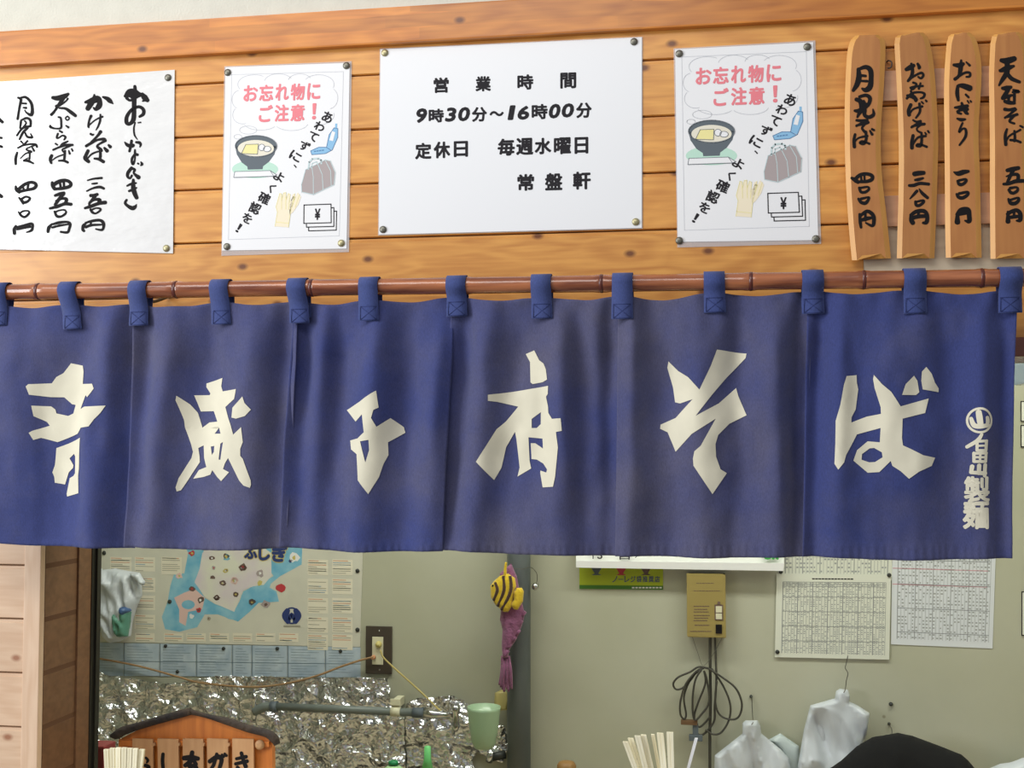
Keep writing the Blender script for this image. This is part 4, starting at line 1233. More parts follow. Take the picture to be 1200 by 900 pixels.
for i, e in enumerate(EDG):
    NX, NY = 110, 90
    bm = bmesh.new()
    g = []
    for j in range(NY + 1):
        v = j / NY
        row = []
        for k_ in range(NX + 1):
            u = k_ / NX
            xt = e['l'][0] + (e['r'][0] - e['l'][0]) * u
            xb = e['l'][1] + (e['r'][1] - e['l'][1]) * u
            yt, yb = lerp_list(e['top'], xt), lerp_list(e['bot'], xb)
            x = xt + (xb - xt) * v
            y = yt + (yb - yt) * v
            edge = (-3.5 if i else 0) * (1 - u) + (3.0 if i < 5 else -2.0 * math.sin(v * math.pi)) * u * min(1, v * 4)
            p = P(x + edge, y, YN)
            p.y -= fold(e, i, x + edge, y) + 0.0015 * (i % 2)
            row.append(bm.verts.new(p))
        g.append(row)
    for j in range(NY):
        for k_ in range(NX):
            bm.faces.new((g[j][k_], g[j + 1][k_], g[j + 1][k_ + 1], g[j][k_ + 1]))
    pn = fin('panel', bm, M['indigo'], smooth=True)
    pn.color = (e['fade'], 0, 0, 1)
    sm = pn.modifiers.new('thickness', 'SOLIDIFY')
    sm.thickness = 0.0009
    sm.offset = -1
    LS(pn)
    pn['label'] = ['blue-grey panel with a cut-out style cream character, at far left', 'mauve-faded panel with the forked cream character', 'brightest blue panel with the smallest cream character', 'grey-mauve panel with a cream character topped by a dot', 'grey-mauve panel with the slanting cream kana', 'clean blue right-hand panel with round emblem and small column of characters'][i]
    # lettering dyed into the cloth follows its folds
    x0, y0, s, polys = PG[i]
    bm = bmesh.new()
    fn = lambda x, y: P(x0 + x / s, y0 + y / s, YN)
    for po, ho in polys:
        flat_bm(bm, po, fn, ho)
    if i == 5:
        f7 = lambda x, y: P(1110 + x / 5.625, 470 + y / 5.625, YN)
        po, ho = ring(205, 128, 78, 15)
        flat_bm(bm, po, f7, ho)
        for st in ([(195, 75, 26), (200, 110, 28), (207, 160, 26)], [(150, 115, 16), (168, 160, 22), (210, 168, 20), (258, 158, 18)], [(252, 110, 18), (255, 135, 20), (248, 168, 14)],
                   [(215, 220, 14), (190, 260, 18), (128, 302, 16)], [(188, 262, 13), (188, 325, 13)], [(190, 266, 12), (252, 262, 12)], [(248, 262, 15), (246, 325, 15)], [(190, 325, 12), (246, 325, 12)], [(192, 295, 9), (246, 293, 9)],
                   [(170, 342, 14), (172, 398, 14)], [(170, 345, 13), (252, 342, 13)], [(248, 342, 14), (248, 398, 14)], [(172, 398, 13), (250, 398, 13)], [(172, 370, 10), (248, 370, 10)], [(210, 342, 11), (210, 398, 11)],
                   [(162, 430, 20), (156, 470, 18)], [(156, 470, 16), (250, 476, 20)], [(206, 424, 20), (206, 475, 20)], [(246, 420, 18), (246, 492, 18)]):
            stroke_bm(bm, st, f7)
        glyph_bm(bm, '製', (112, 495, 285, 668), f7, 0.03)
        glyph_bm(bm, '麺', (104, 650, 278, 845), f7, 0.03)
    for v in bm.verts:
        v.co.y = YN
    densify(bm, 0.005)
    for v in bm.verts:
        px, py = inv_px(v.co)
        v.co.y -= fold(e, i, px, py) + 0.0015 * (i % 2) + 0.0009
    lt = fin('lettering', bm, M['glyphcloth'], smooth=True)
    lt.parent = pn
# straps over the pole
for tx, bx, ty_, by_ in STRAPS:
    c = pole_at(tx)
    rr = RP * 1.12 + 0.0006
    hw = 0.0168
    zt = P(bx, by_, YN).z
    ip = max(q for q, e in enumerate(EDG) if bx + 1 >= e['l'][0])
    cand = [ip] + ([ip - 1] if ip and bx - EDG[ip]['l'][0] < 14 else [])
    fd = max(fold(EDG[q], q, bx + dx_, by_ - dy_) + 0.0015 * (q % 2) for q in cand for dx_ in (-12, -6, 0, 6, 12) for dy_ in (0, 12, 24)) + 0.0012
    path = [(YN - fd, zt), (YN - fd, zt + 0.012), (YN - fd, zt + 0.030)]
    for a in (-20, 10, 40, 70, 100, 130, 160, 190, 215):
        path.append((YN - math.cos(math.radians(a)) * rr, c.z + math.sin(math.radians(a)) * rr))
    path += [(YN + 0.010, zt + 0.030), (YN + 0.007, zt + 0.010)]
    bm = bmesh.new()
    cx0 = P(tx, 340, YN).x
    cx1 = P(bx, by_, YN).x
    prev = None
    q = smoothpts([(y, z) for y, z in path], 3)
    for y, z in q:
        tt = max(0, min(1, (z - zt) / (c.z - zt)))
        cx = cx1 + (cx0 - cx1) * tt
        h_ = hw * (1 - 0.06 * tt)
        cur = [bm.verts.new((cx - h_, y, z)), bm.verts.new((cx, y - 0.0006, z)), bm.verts.new((cx + h_, y, z))]
        if prev:
            bm.faces.new((prev[0], prev[1], cur[1], cur[0])); bm.faces.new((prev[1], prev[2], cur[2], cur[1]))
        prev = cur
    st = fin('strap', bm, M['strap'], smooth=True)
    st.color = (0.05, 0, 0, 1)
    sm = st.modifiers.new('thickness', 'SOLIDIFY'); sm.thickness = 0.0012; sm.offset = 0
    LS(st)
    bm = bmesh.new()
    ys = YN - fd - 0.0013
    pz = zt + 0.0015
    pt = zt + 0.023
    a_, b_ = cx1 - hw + 0.003, cx1 + hw - 0.003
    for s0, s1 in (((a_, pz), (b_, pz)), ((a_, pt), (b_, pt)), ((a_, pz), (a_, pt)), ((b_, pz), (b_, pt)), ((a_, pz), (b_, pt)), ((a_, pt), (b_, pz))):
        tube(bm, [(s0[0], ys, s0[1]), (s1[0], ys, s1[1])], 0.00035, 4, smooth=False)
    sx = fin('cross_stitching', bm, M['seam'])
    sx.parent = st
#@@REST
# ------------------------------------------------------------ things on the kitchen back wall
K = BW - 0.001                   # plane of things lying on the back wall
M['mapbg'] = mat('aged_map_paper', (216, 214, 200), 0.7, var=0.08, vscale=12, bump=0.4, bscale=18, bdist=0.003)
M['sea'] = mat('map_sea_print', (104, 176, 212), 0.7, rgb2=(150, 202, 222), vscale=22)
M['land'] = mat('map_land_print', (226, 226, 210), 0.7, rgb2=(220, 208, 216), vscale=14)
M['landpink'] = mat('map_pink_print', (230, 196, 190), 0.7)
M['navy'] = mat('navy_print', (46, 62, 120), 0.6)
M['red'] = mat('red_print', (196, 64, 72), 0.6)
M['brownp'] = mat('brown_print', (112, 90, 82), 0.7)
M['boxpaper'] = mat('map_text_box', (232, 226, 208), 0.7)
M['orangeline'] = mat('orange_print_line', (214, 150, 112), 0.7)
M['blueline'] = mat('blue_print_line', (130, 160, 186), 0.7)
M['greyline'] = mat('grey_print_line', (168, 162, 146), 0.7)
M['gold'] = mat('gold_print', (206, 190, 110), 0.7)
M['bluepaper'] = mat('faded_blue_sheet', (192, 206, 218), 0.7, rgb2=(168, 186, 204), vscale=26, bump=0.3, bscale=40, bdist=0.002)
M['bluemark'] = mat('blue_grey_rule', (120, 140, 156), 0.7)


def poly(name, pts, m, Y, parent, holes=()):
    bm = bmesh.new()
    flat_bm(bm, pts, lambda x, y: P(x, y, Y), holes)
    return fin(name, bm, m, parent)


def rect(x0, y0, x1, y1, sl=0.02):
    return [(x0, y0), (x1, y0 + (x1 - x0) * sl), (x1, y1 + (x1 - x0) * sl), (x0, y1)]


def Z2(pts):
    return [(x / 3.333, 630 + y / 3.333) for x, y in pts]


def Z3(pts):
    return [(250 + x / 3.333, 630 + y / 3.333) for x, y in pts]


mp_ = sheet('tourist_map_poster', [(112, 560), (428, 560), (422, 758), (114, 752)], K, M['mapbg'], 0.0008)
tag(mp_, 'large aged tourist map poster with blue sea and illustrated land, on kitchen wall', 'map poster')
Ym = K - 0.0008
poly('sea_print', Z2([(680, -60), (800, -60), (795, 60), (780, 130), (760, 170), (800, 235), (840, 260), (915, 285), (935, 250), (950, 210), (990, 190), (1040, 188), (1080, 210), (1090, 250), (1010, 255), (975, 290), (930, 328), (850, 300), (800, 300), (770, 350), (700, 368), (645, 358), (632, 310), (655, 250), (665, 190), (680, 140), (720, 140), (735, 60)]), M['sea'], Ym - 0.0002, mp_)
poly('sea_print', Z3([(200, -40), (350, -40), (345, 105), (300, 130), (262, 150), (225, 180), (215, 210), (190, 215), (135, 225), (115, 270), (100, 325), (60, 318), (0, 285), (0, 258), (60, 285), (92, 295), (110, 225), (150, 190), (190, 178), (235, 150), (210, 110)]), M['sea'], Ym - 0.00025, mp_)
poly('land_print', Z2([(790, 60), (830, 20), (1000, 20), (1060, 60), (1060, 150), (1030, 185), (990, 190), (950, 205), (930, 250), (915, 290), (850, 262), (800, 230), (760, 175), (780, 120)]), M['land'], Ym - 0.0003, mp_)
poly('land_print', Z2([(680, 235), (720, 215), (760, 200), (800, 235), (790, 280), (735, 290), (725, 345), (700, 330), (700, 280)]), M['landpink'], Ym - 0.0004, mp_)
poly('bay_print', Z2(ellipse(735, 262, 26, 18, 12)), M['sea'], Ym - 0.0005, mp_)
# little pictures scattered over the land: plain coloured marks, each its own print
rnd = random.Random(3)
PIC = [(750, 62, 14, 'red'), (828, 80, 12, 'brownp'), (885, 78, 16, 'sea'), (948, 116, 18, 'brownp'), (884, 128, 11, 'gold'), (750, 200, 14, 'brownp'), (830, 155, 12, 'brownp'), (870, 178, 14, 'brownp'), (915, 168, 18, 'landpink'), (782, 244, 17, 'brownp'), (776, 284, 13, 'red'), (846, 234, 13, 'brownp'), (922, 222, 12, 'brownp'), (985, 252, 15, 'brownp'), (835, 118, 10, 'mauve'), (978, 62, 12, 'brownp'), (748, 308, 12, 'paper'), (815, 316, 10, 'greyline'), (700, 150, 16, 'landpink')]
PIC3 = [(48, 72, 15, 'brownp'), (48, 130, 11, 'gold'), (114, 118, 17, 'brownp'), (183, 140, 18, 'mauve'), (36, 178, 13, 'brownp'), (84, 170, 17, 'landpink'), (182, 178, 13, 'gold'), (88, 222, 12, 'brownp'), (14, 235, 13, 'brownp'), (152, 250, 15, 'bowlgrey'), (205, 262, 20, 'mauve'), (262, 195, 22, 'red'), (315, 78, 24, 'paper'), (302, 90, 10, 'navy')]
for lst, Z in ((PIC, Z2), (PIC3, Z3)):
    for cx, cy, r, m in lst:
        pts = [(cx + math.cos(a * math.pi / 5) * r * rnd.uniform(0.55, 1.1), cy + math.sin(a * math.pi / 5) * r * rnd.uniform(0.5, 1.0)) for a in range(10)]
        poly('picture_print', Z(pts), M[m], Ym - 0.0006, mp_)
        c2 = [(cx + math.cos(a * math.pi / 3) * r * rnd.uniform(0.2, 0.45), cy + math.sin(a * math.pi / 3) * r * rnd.uniform(0.2, 0.45)) for a in range(6)]
        poly('picture_print', Z(c2), M[rnd.choice(['paper', 'brownp', 'red', 'gold'])], Ym - 0.0008, mp_)
# title, half behind the curtain
bm = bmesh.new()
f3 = lambda x, y: P(250 + x / 3.333, 630 + y / 3.333, Ym - 0.0007)
for c, b in (('ふ', (120, 30, 172, 84)), ('し', (176, 30, 222, 90)), ('ぎ', (228, 30, 290, 96))):
    glyph_bm(bm, c, (b[0] - 3, b[1] - 3, b[2] + 3, b[3] + 3), f3, 0.09)
fin('title_outline', bm, M['gold'], mp_)
bm = bmesh.new()
f3 = lambda x, y: P(250 + x / 3.333, 630 + y / 3.333, Ym - 0.001)
for c, b in (('ふ', (120, 30, 172, 84)), ('し', (176, 30, 222, 90)), ('ぎ', (228, 30, 290, 96))):
    glyph_bm(bm, c, b, f3, 0.05)
fin('title_lettering', bm, M['navy'], mp_)
# round blue emblem
po, ho = ring(306, 305, 30, 6)
poly('emblem', Z3(po), M['navy'], Ym - 0.0006, mp_, [Z3(h) for h in ho])
bm = bmesh.new()
fz = lambda x, y: P(250 + x / 3.333, 630 + y / 3.333, Ym - 0.0007)
for st in ([(290, 285, 14), (282, 305, 20), (292, 328, 14)], [(322, 285, 14), (330, 305, 20), (320, 328, 14)], [(298, 318, 8), (306, 300, 10), (314, 318, 8)]):
    stroke_bm(bm, st, fz)
fin('emblem_figure', bm, M['navy'], mp_)
bm = bmesh.new()
[line_bm(bm, [(276 + q * 11, 346), (283 + q * 11, 346)], 7, fz) for q in range(6)]
fin('caption', bm, M['greyline'], mp_)
# text boxes
cols = []
for x in (430, 526):
    cols += [(Z2, x, 75, 84, 60)] if x == 430 else [(Z2, x, y, 80, 58) for y in (75, 155, 225, 300)]
cols += [(Z2, 630, 75, 80, 70)]
cols += [(Z3, x, y, 80, 62) for x in (368, 464) for y in (85, 160, 235, 310, 378)]
cols += [(Z2, x, 372, 76, 34) for x in (528, 640, 728)]
cols += [(Z3, x, 372, 76, 36) for x in (-15, 76, 166, 256)]
for Z, x, y, w_, h_ in cols:
    bx_ = poly('text_box', Z([(x, y), (x + w_, y + 2), (x + w_, y + h_), (x, y + h_ - 2)]), M['boxpaper'], Ym - 0.0003, mp_)
    for cidx, mm in ((0, 'orangeline'), (1, 'greyline'), (2, 'blueline')):
        bm = bmesh.new()
        hit = False
        for q in range(int(h_ / 8)):
            kind = 0 if q in (0, 2) else 1
            if rnd.random() < 0.25:
                kind = 2
            if kind == cidx:
                hit = True
                yy = y + 5 + q * 8
                xe = x + w_ * (0.9 if q % 3 else rnd.uniform(0.4, 0.85))
                line_bm(bm, Z([(x + 4, yy), (xe, yy + 1.5)]), 0.7, lambda a, b: P(a, b, Ym - 0.0005))
        if hit:
            fin('text_lines', bm, M[mm], bx_)
        else:
            bm.free()
for x, y in ((122, 648), (419, 669), (419, 738), (199, 705)):
    tack(x, y, Ym, mp_, 'tack3', 0.006)
# strip of pale blue timetable sheets under the map
st_ = empty('timetable_strip', P(267, 790, K))
tag(st_, 'pale blue strip of ruled sheets pinned end to end below the map poster', 'paper strip')
xs = [111, 145, 187, 230, 272, 295, 337, 381, 423]
for a, b in zip(xs[:-1], xs[1:]):
    y0 = 753 + (a - 111) * 0.018
    y1 = 753 + (b - 111) * 0.018
    yb = 792 + (a - 111) * 0.006
    shp = sheet('sheet', [(a, y0), (b - 0.5, y1), (b - 0.5, yb), (a, yb)], K, M['bluepaper'], 0.0006)
    LS(shp, st_)
    bm = bmesh.new()
    f = lambda x, y: P(x, y, K - 0.001)
    line_bm(bm, [(a + 0.7, y0), (a + 0.7, yb)], 1.0, f)
    line_bm(bm, [(a, (y0 + yb) / 2 + 2), (b, (y1 + yb) / 2 + 2)], 0.7, f)
    q = y0 + 4
    while q < yb - 3:
        line_bm(bm, [(a + 4, q), (a + (b - a) * rnd.uniform(0.5, 0.9), q + 0.5)], 0.35, f)
        q += 3.2
    fin('ruling', bm, M['bluemark'], shp)
for x, y in ((194, 757), (262, 760), (325, 760), (399, 763), (208, 787)):
    tack(x, y, K - 0.0008, st_, 'tack3', 0.005)

# crumpled foil behind the burners
def foil_mat():
    m = mat('crumpled_aluminium_foil', (236, 238, 244), 0.27, metal=1.0)
    nt = m.node_tree
    b = nt.nodes['Principled BSDF']
    tc = nt.nodes.new('ShaderNodeTexCoord')
    prev = None
    for sc, st, di in ((16, 1.0, 0.02), (60, 0.9, 0.005)):
        v = nt.nodes.new('ShaderNodeTexVoronoi')
        v.feature = 'F1'
        v.inputs['Scale'].default_value = sc
        n = nt.nodes.new('ShaderNodeTexNoise'); n.inputs['Scale'].default_value = sc * 0.4; n.inputs['Detail'].default_value = 3
        nt.links.new(tc.outputs['Object'], n.inputs['Vector'])
        a = nt.nodes.new('ShaderNodeVectorMath'); a.operation = 'MULTIPLY_ADD'
        a.inputs[1].default_value = (3.0 / sc, 3.0 / sc, 3.0 / sc)
        nt.links.new(n.outputs['Color'], a.inputs[0]); nt.links.new(tc.outputs['Object'], a.inputs[2])
        nt.links.new(a.outputs[0], v.inputs['Vector'])
        bp = nt.nodes.new('ShaderNodeBump'); bp.inputs['Strength'].default_value = st; bp.inputs['Distance'].default_value = di
        nt.links.new(v.outputs['Distance'], bp.inputs['Height'])
        if prev:
            nt.links.new(prev.outputs[0], bp.inputs['Normal'])
        prev = bp
    nt.links.new(prev.outputs[0], b.inputs['Normal'])
    return m


M['foil'] = foil_mat()


def crumple(name, outline, Y, label, step, amp):
    bm = bmesh.new()
    pts = [P(x, y, Y) for x, y in outline]
    flat_bm(bm, [(p.x, p.z) for p in pts], lambda x, z: Vector((x, Y, z)))
    densify(bm, step)
    bmesh.ops.remove_doubles(bm, verts=bm.verts[:], dist=1e-6)
    bmesh.ops.triangulate(bm, faces=bm.faces[:])
    r = random.Random(5)
    for v in bm.verts:
        q = v.co.copy()
        n1 = 1 - 2 * abs(noise.noise(Vector((q.x * 13, 1.3, q.z * 9))))
        n2 = 1 - 2 * abs(noise.noise(Vector((q.x * 34 + q.z * 18, 5.3, q.z * 30 - q.x * 12))))
        n3 = noise.noise(Vector((q.x * 80, 9.3, q.z * 80)))
        v.co.y -= 0.004 + amp * (1.0 * n1 + 0.6 * n2 + 0.15 * n3 + 0.9) + r.uniform(0, amp * 0.12)
        v.co.x += r.uniform(-1, 1) * step * 0.22
        v.co.z += r.uniform(-1, 1) * step * 0.22
    o = fin(name, bm, M['foil'], smooth=True)
    sm = o.modifiers.new('thickness', 'SOLIDIFY'); sm.thickness = 0.0004; sm.offset = 1
    tag(o, label, 'foil')
    return o


crumple('foil_sheet', [(112, 786), (118, 785), (128, 790), (150, 793), (180, 798), (205, 800), (230, 795), (255, 791), (290, 791), (330, 792), (370, 794), (420, 792), (456, 794), (459, 806), (458, 820), (470, 824), (476, 832), (476, 850), (478, 925), (112, 925)], K, 'crumpled aluminium foil covering the wall beneath the pale blue strip', 0.0075, 0.008)
crumple('foil_sheet', [(478, 823), (490, 817), (515, 815), (533, 814), (545, 821), (553, 828), (575, 840), (594, 850), (597, 870), (590, 892), (560, 880), (553, 890), (570, 925), (479, 925), (477, 850)], K - 0.001, 'smaller crumpled foil piece behind the green cup and grey pole', 0.0085, 0.007)
for x, y in ((304, 793), (317, 792), (373, 800), (453, 799)):
    pass

# switch plate
PX = lambda x, y, d=0: P(x, y, K - d)
sw = empty('wall_switch', P(445, 789, K))
tag(sw, 'dark brown wall switch plate with pale rocker and cord looped round it', 'switch')


def boxpx(name, x0, y0, x1, y1, d0, d1, m, parent, bev=0.001, Y=None):
    Yb = K if Y is None else Y
    a = P(x0, y1, Yb - d1)
    b = P(x1, y0, Yb - d1)
    a = P(x0, y1, Yb); b = P(x1, y0, Yb)
    o = boxo(name, (a.x, Yb - d1, a.z), (b.x, Yb - d0, b.z), m, None, bev)
    if parent:
        LS(o, parent)
    return o


M['swplate'] = mat('brown_switch_plate', (84, 76, 68), 0.4, metal=0.3)
M['ivory'] = mat('ivory_plastic', (222, 218, 190), 0.4)
M['yellowk'] = mat('yellowed_plastic', (206, 192, 120), 0.4)
boxpx('plate', 429, 734, 460, 789, 0, 0.006, M['swplate'], sw, 0.002)
boxpx('insert', 437, 746, 450, 778, 0.006, 0.009, M['ivory'], sw, 0.001)
bm = bmesh.new(); lathe(bm, [(0.009, 0), (0.0085, 0.006), (0.006, 0.011), (0.001, 0.013)], P(444, 755, K - 0.009), 'Y', 16)
LS(fin('knob', bm, M['yellowk']), sw)
bm = bmesh.new(); lathe(bm, [(0.006, 0), (0.005, 0.012), (0.001, 0.014)], P(438, 770, K - 0.009), 'Y', 12)
LS(fin('cord_hook', bm, M['orangeline']), sw)
for y in (739, 785):
    bm = bmesh.new(); lathe(bm, [(0.003, 0), (0.002, 0.001)], P(444.5, y, K - 0.006), 'Y', 10)
    LS(fin('screw', bm, M['steel']), sw)
# cords
M['cord'] = mat('tan_cord', (160, 128, 92), 0.8)
M['cordy'] = mat('yellow_cord', (196, 178, 112), 0.7)


def cord(name, pts, r, m, label, cat='cord', Y0=None):
    bm = bmesh.new()
    tube(bm, [P(x, y, BW - d) for x, y, d in pts], r, 8)
    o = fin(name, bm, m)
    tag(o, label, cat)
    return o


cord('cord', [(112, 771, .012), (160, 780, .014), (205, 792, .02), (235, 800, .026), (290, 805, .03), (330, 802, .03), (368, 793, .03), (400, 781, .024), (425, 773, .02), (438, 770, .022)], 0.0028, M['cord'], 'thin tan cord sagging leftwards from the brown switch plate across the foil')
cord('cord', [(446, 762, .02), (449, 770, .022), (460, 781, .022), (490, 808, .03), (514, 831, .04), (521, 836, .045)], 0.0024, M['cordy'], 'yellow cord running down right from the switch plate to the pipe end')

# gas pipe along the foil
M['pipe'] = mat('grey_painted_pipe', (112, 120, 116), 0.45, coat=0.2)
gp = empty('gas_pipe', P(400, 832, BW - 0.04))
tag(gp, 'grey horizontal pipe with chrome fittings running across the foil', 'pipe')
YP = BW - 0.056


def tubepx(name, pts, r, m, parent, Y, seg=14, smooth=False):
    bm = bmesh.new()
    tube(bm, [P(p[0], p[1], Y - (p[2] if len(p) > 2 else 0)) for p in pts], r, seg, smooth=smooth)
    o = fin(name, bm, m)
    if parent:
        LS(o, parent)
    return o


tubepx('pipe_run', [(322, 828), (488, 835)], 0.0105, M['pipe'], gp, YP)
tubepx('elbow', [(298, 834), (308, 829), (318, 828), (325, 828)], 0.0125, M['pipe'], gp, YP, smooth=True)
tubepx('coupling', [(317, 828), (325, 828.3)], 0.0145, M['bowlgrey'], gp, YP)
tubepx('coupling', [(484, 835), (497, 835.5)], 0.0135, M['bowlgrey'], gp, YP)
tubepx('reducer', [(497, 835.5), (508, 837), (530, 838)], [0.0135, 0.012, 0.006], M['steel'], gp, YP)
for x, y0, y1, nm in ((534, 826, 857, 'valve'), (298, 812, 845, 'valve')):
    v = tubepx(nm, [(x, y0), (x, y0 + 6), (x, y0 + 9), (x, y1 - 8), (x, y1 - 5), (x, y1)] if x > 400 else [(x, y0), (x, y0 + 7), (x, y0 + 10), (x, y1 - 8), (x, y1)], [0.010, 0.012, 0.009, 0.009, 0.011, 0.006] if x > 400 else [0.006, 0.008, 0.004, 0.009, 0.004], M['steel'], gp, YP)
tubepx('valve_handle', [(292, 813), (304, 811)], 0.003, M['steel'], gp, YP)
cl = boxpx('clamp', 458, 819, 470, 826, 0, 0.006, M['ivory'], gp, 0.001, BW - 0.056)
tubepx('clamp_band', [(458.5, 833.6), (469.5, 834.1)], 0.0125, M['ivory'], gp, YP)
bm = bmesh.new(); lathe(bm, [(0.003, 0), (0.002, 0.002)], P(466, 822, BW - 0.051), 'Y', 10)
LS(fin('screw', bm, M['tack3']), gp)
boxpx('standoff', 460, 820, 468, 829, -0.054, 0, M['ivory'], gp, 0.0005, BW - 0.056)

# upright pole
M['polem'] = mat('dark_grey_drain_pole', (104, 112, 114), 0.5, var=0.2, vscale=6, bump=0.1)
bm = bmesh.new()
c = P(608, 780, BW - 0.05)
lathe(bm, [(0.0305, 0.0 - c.z), (0.0305, 2.6 - c.z)], (c.x, BW - 0.05, c.z), 'Z', 28)
upo = fin('upright_pipe', bm, M['polem'])
tag(upo, 'thick dark grey upright pipe in the middle of the kitchen wall', 'pipe')
# bare metal band and wire clip near the top
bm = bmesh.new()
tube(bm, [P(590, 668, BW - 0.09), P(600, 666, BW - 0.100), P(612, 667, BW - 0.098), P(622, 665, BW - 0.07), P(629, 672, BW - 0.06), P(629, 682, BW - 0.06), P(626, 689, BW - 0.06)], 0.0009, 6)
wr = fin('hanging_wire', bm, M['wire'])
tag(wr, 'thin wire looped around the upright grey pipe above the striped fish', 'wire')
bm = bmesh.new(); lathe(bm, [(0.004, -0.03), (0.004, 0.004), (0.0085, 0.006), (0.009, 0.012), (0.006, 0.016), (0.001, 0.017)], P(628, 687, BW - 0.06), 'Y', 14)
tag(fin('bolt', bm, M['steel']), 'chrome bolt head at the right side of the upright grey pipe', 'bolt')

# knitted fish and purple knitted tail
M['wooly'] = mat('yellow_wool', (222, 188, 44), 0.95, sheen=0.3, bump=0.9, bscale=190, bdist=0.003)
M['woolb'] = mat('dark_brown_wool', (70, 44, 34), 0.95, sheen=0.3, bump=0.9, bscale=190, bdist=0.003)
M['woolp'] = mat('purple_wool', (150, 92, 130), 0.95, sheen=0.3, bump=0.9, bscale=170, bdist=0.003, var=0.25, vscale=60)
YFI = BW - 0.122
fz4 = lambda pts: [(500 + x / 3.333, 630 + y / 3.333) for x, y in pts]
fish = empty('knitted_fish', P(594, 695, YFI))
tag(fish, 'yellow and brown striped crocheted fish hanging beside the upright pipe', 'ornament')
LS(puff('fish_body', fz4([(248, 190), (262, 170), (285, 150), (318, 140), (345, 158), (350, 190), (340, 225), (335, 265), (318, 292), (300, 290), (268, 262), (250, 232)]), YFI, 0.014, 0.022, M['wooly'], step=0.006), fish)
LS(puff('tail_fin', fz4([(338, 215), (352, 196), (372, 196), (380, 210), (376, 250), (356, 282), (340, 280), (328, 262), (340, 240)]), YFI - 0.004, 0.008, 0.012, M['wooly'], step=0.006), fish)
LS(tubepx('hanging_loop', [(590 + 2, 676, .002), (592, 668, .004), (593, 659, .004)], [0.0045, 0.004, 0.003], M['wooly'], None, YFI, 8, True), fish)
for x1, y1, x2, y2, x3, y3 in ((268, 176, 276, 205, 262, 245), (300, 150, 302, 205, 278, 268), (326, 150, 328, 210, 292, 282)):
    a = fz4([(x1, y1), (x2, y2), (x3, y3)])
    LS(tubepx('stripe', [(a[0][0], a[0][1], .008), (a[1][0], a[1][1], .0145), (a[2][0], a[2][1], .008)], 0.0042, M['woolb'], None, YFI, 8, True), fish)
a = fz4([(258, 188)])[0]
bm = bmesh.new(); lathe(bm, [(0.003, 0), (0.002, 0.003)], P(a[0], a[1], YFI - 0.009), 'Y', 8)
LS(fin('eye', bm, M['ink']), fish)
tail = empty('knitted_streamer', P(596, 760, YFI))
tag(tail, 'purple knitted streamer with fringe hanging behind the striped fish', 'ornament')
LS(puff('knitted_band', fz4([(285, 140), (330, 100), (352, 150), (372, 250), (384, 300), (372, 345), (350, 400), (322, 440), (318, 470), (296, 470), (292, 420), (296, 360), (286, 320), (290, 280)]), YFI + 0.018, 0.011, 0.02, M['woolp'], crease=0.004, cs=70, step=0.006), tail)
for k_ in range(9):
    x0 = 296 + k_ * 3
    x1 = 284 + k_ * 6
    a = fz4([(x0, 462), (x0 - 2 + k_ * 1.2, 520), (x1, 575 + (k_ * 37 % 28))])
    LS(tubepx('fringe_strand', [(a[0][0], a[0][1]), (a[1][0], a[1][1], .004 * (k_ % 3)), (a[2][0], a[2][1])], [0.0038, 0.0045, 0.003], M['woolp'], None, YFI + 0.024, 7, True), tail)
# braided edge of the streamer
for k_, (x, y) in enumerate([(378, 300), (366, 335), (356, 372), (340, 398), (322, 425), (312, 452)]):
    a = fz4([(x + 6, y - 12), (x - 8, y + 8)])
    LS(tubepx('braid_lobe', [(a[0][0], a[0][1]), (a[1][0], a[1][1])], 0.0055, M['woolp'], None, YFI + 0.014, 8), tail)

# cup and ladle by the pole
M['cupm'] = mat('translucent_green_cup', (176, 206, 170), 0.35, coat=0.3, trans=0.15)
cc = P(567, 852, BW - 0.16)
bm = bmesh.new()
zt = P(567, 828, BW - 0.16).z
zb = P(567, 876, BW - 0.16).z
lathe(bm, [(0.024, zb), (0.030, zb + 0.012), (0.037, (zt + zb) / 2), (0.0415, zt - 0.008), (0.0425, zt), (0.0405, zt), (0.036, (zt + zb) / 2), (0.023, zb + 0.004)], (cc.x, cc.y, 0), 'Z', 28)
cup = fin('plastic_cup', bm, M['cupm'])
tag(cup, 'pale green translucent plastic cup hanging on the foil left of the upright pipe', 'cup')
M['oilyellow'] = mat('amber_plastic', (200, 186, 122), 0.4)
tag(puff('yellow_spatula', [(580, 812), (588, 808), (596, 812), (599, 822), (596, 832), (585, 833), (579, 824)], BW - 0.03, 0.006, 0.01, M['oilyellow'], step=0.01), 'amber rounded plastic disc peeping out behind the purple streamer and pipe', 'utensil')
for x, y, r in ((577, 882, 0.011), (573, 890, 0.009)):
    pass
tp = empty('tap_fitting', P(580, 886, BW - 0.03))
tag(tp, 'small chrome tap fitting below the green cup beside the pipe', 'tap')
LS(tubepx('spout', [(573, 893), (576, 880)], 0.009, M['steel'], None, BW - 0.06), tp)
LS(tubepx('body', [(572, 888), (592, 884)], 0.011, M['tack3'], None, BW - 0.05), tp)
# green bottle nozzles at the bottom
M['lime'] = mat('lime_plastic', (124, 220, 136), 0.35)
M['dgreen'] = mat('dark_green_plastic', (30, 140, 84), 0.35)
M['palelime'] = mat('pale_lime_plastic', (182, 222, 168), 0.4)
M['amber'] = mat('brown_wood_lid', (150, 112, 64), 0.5)


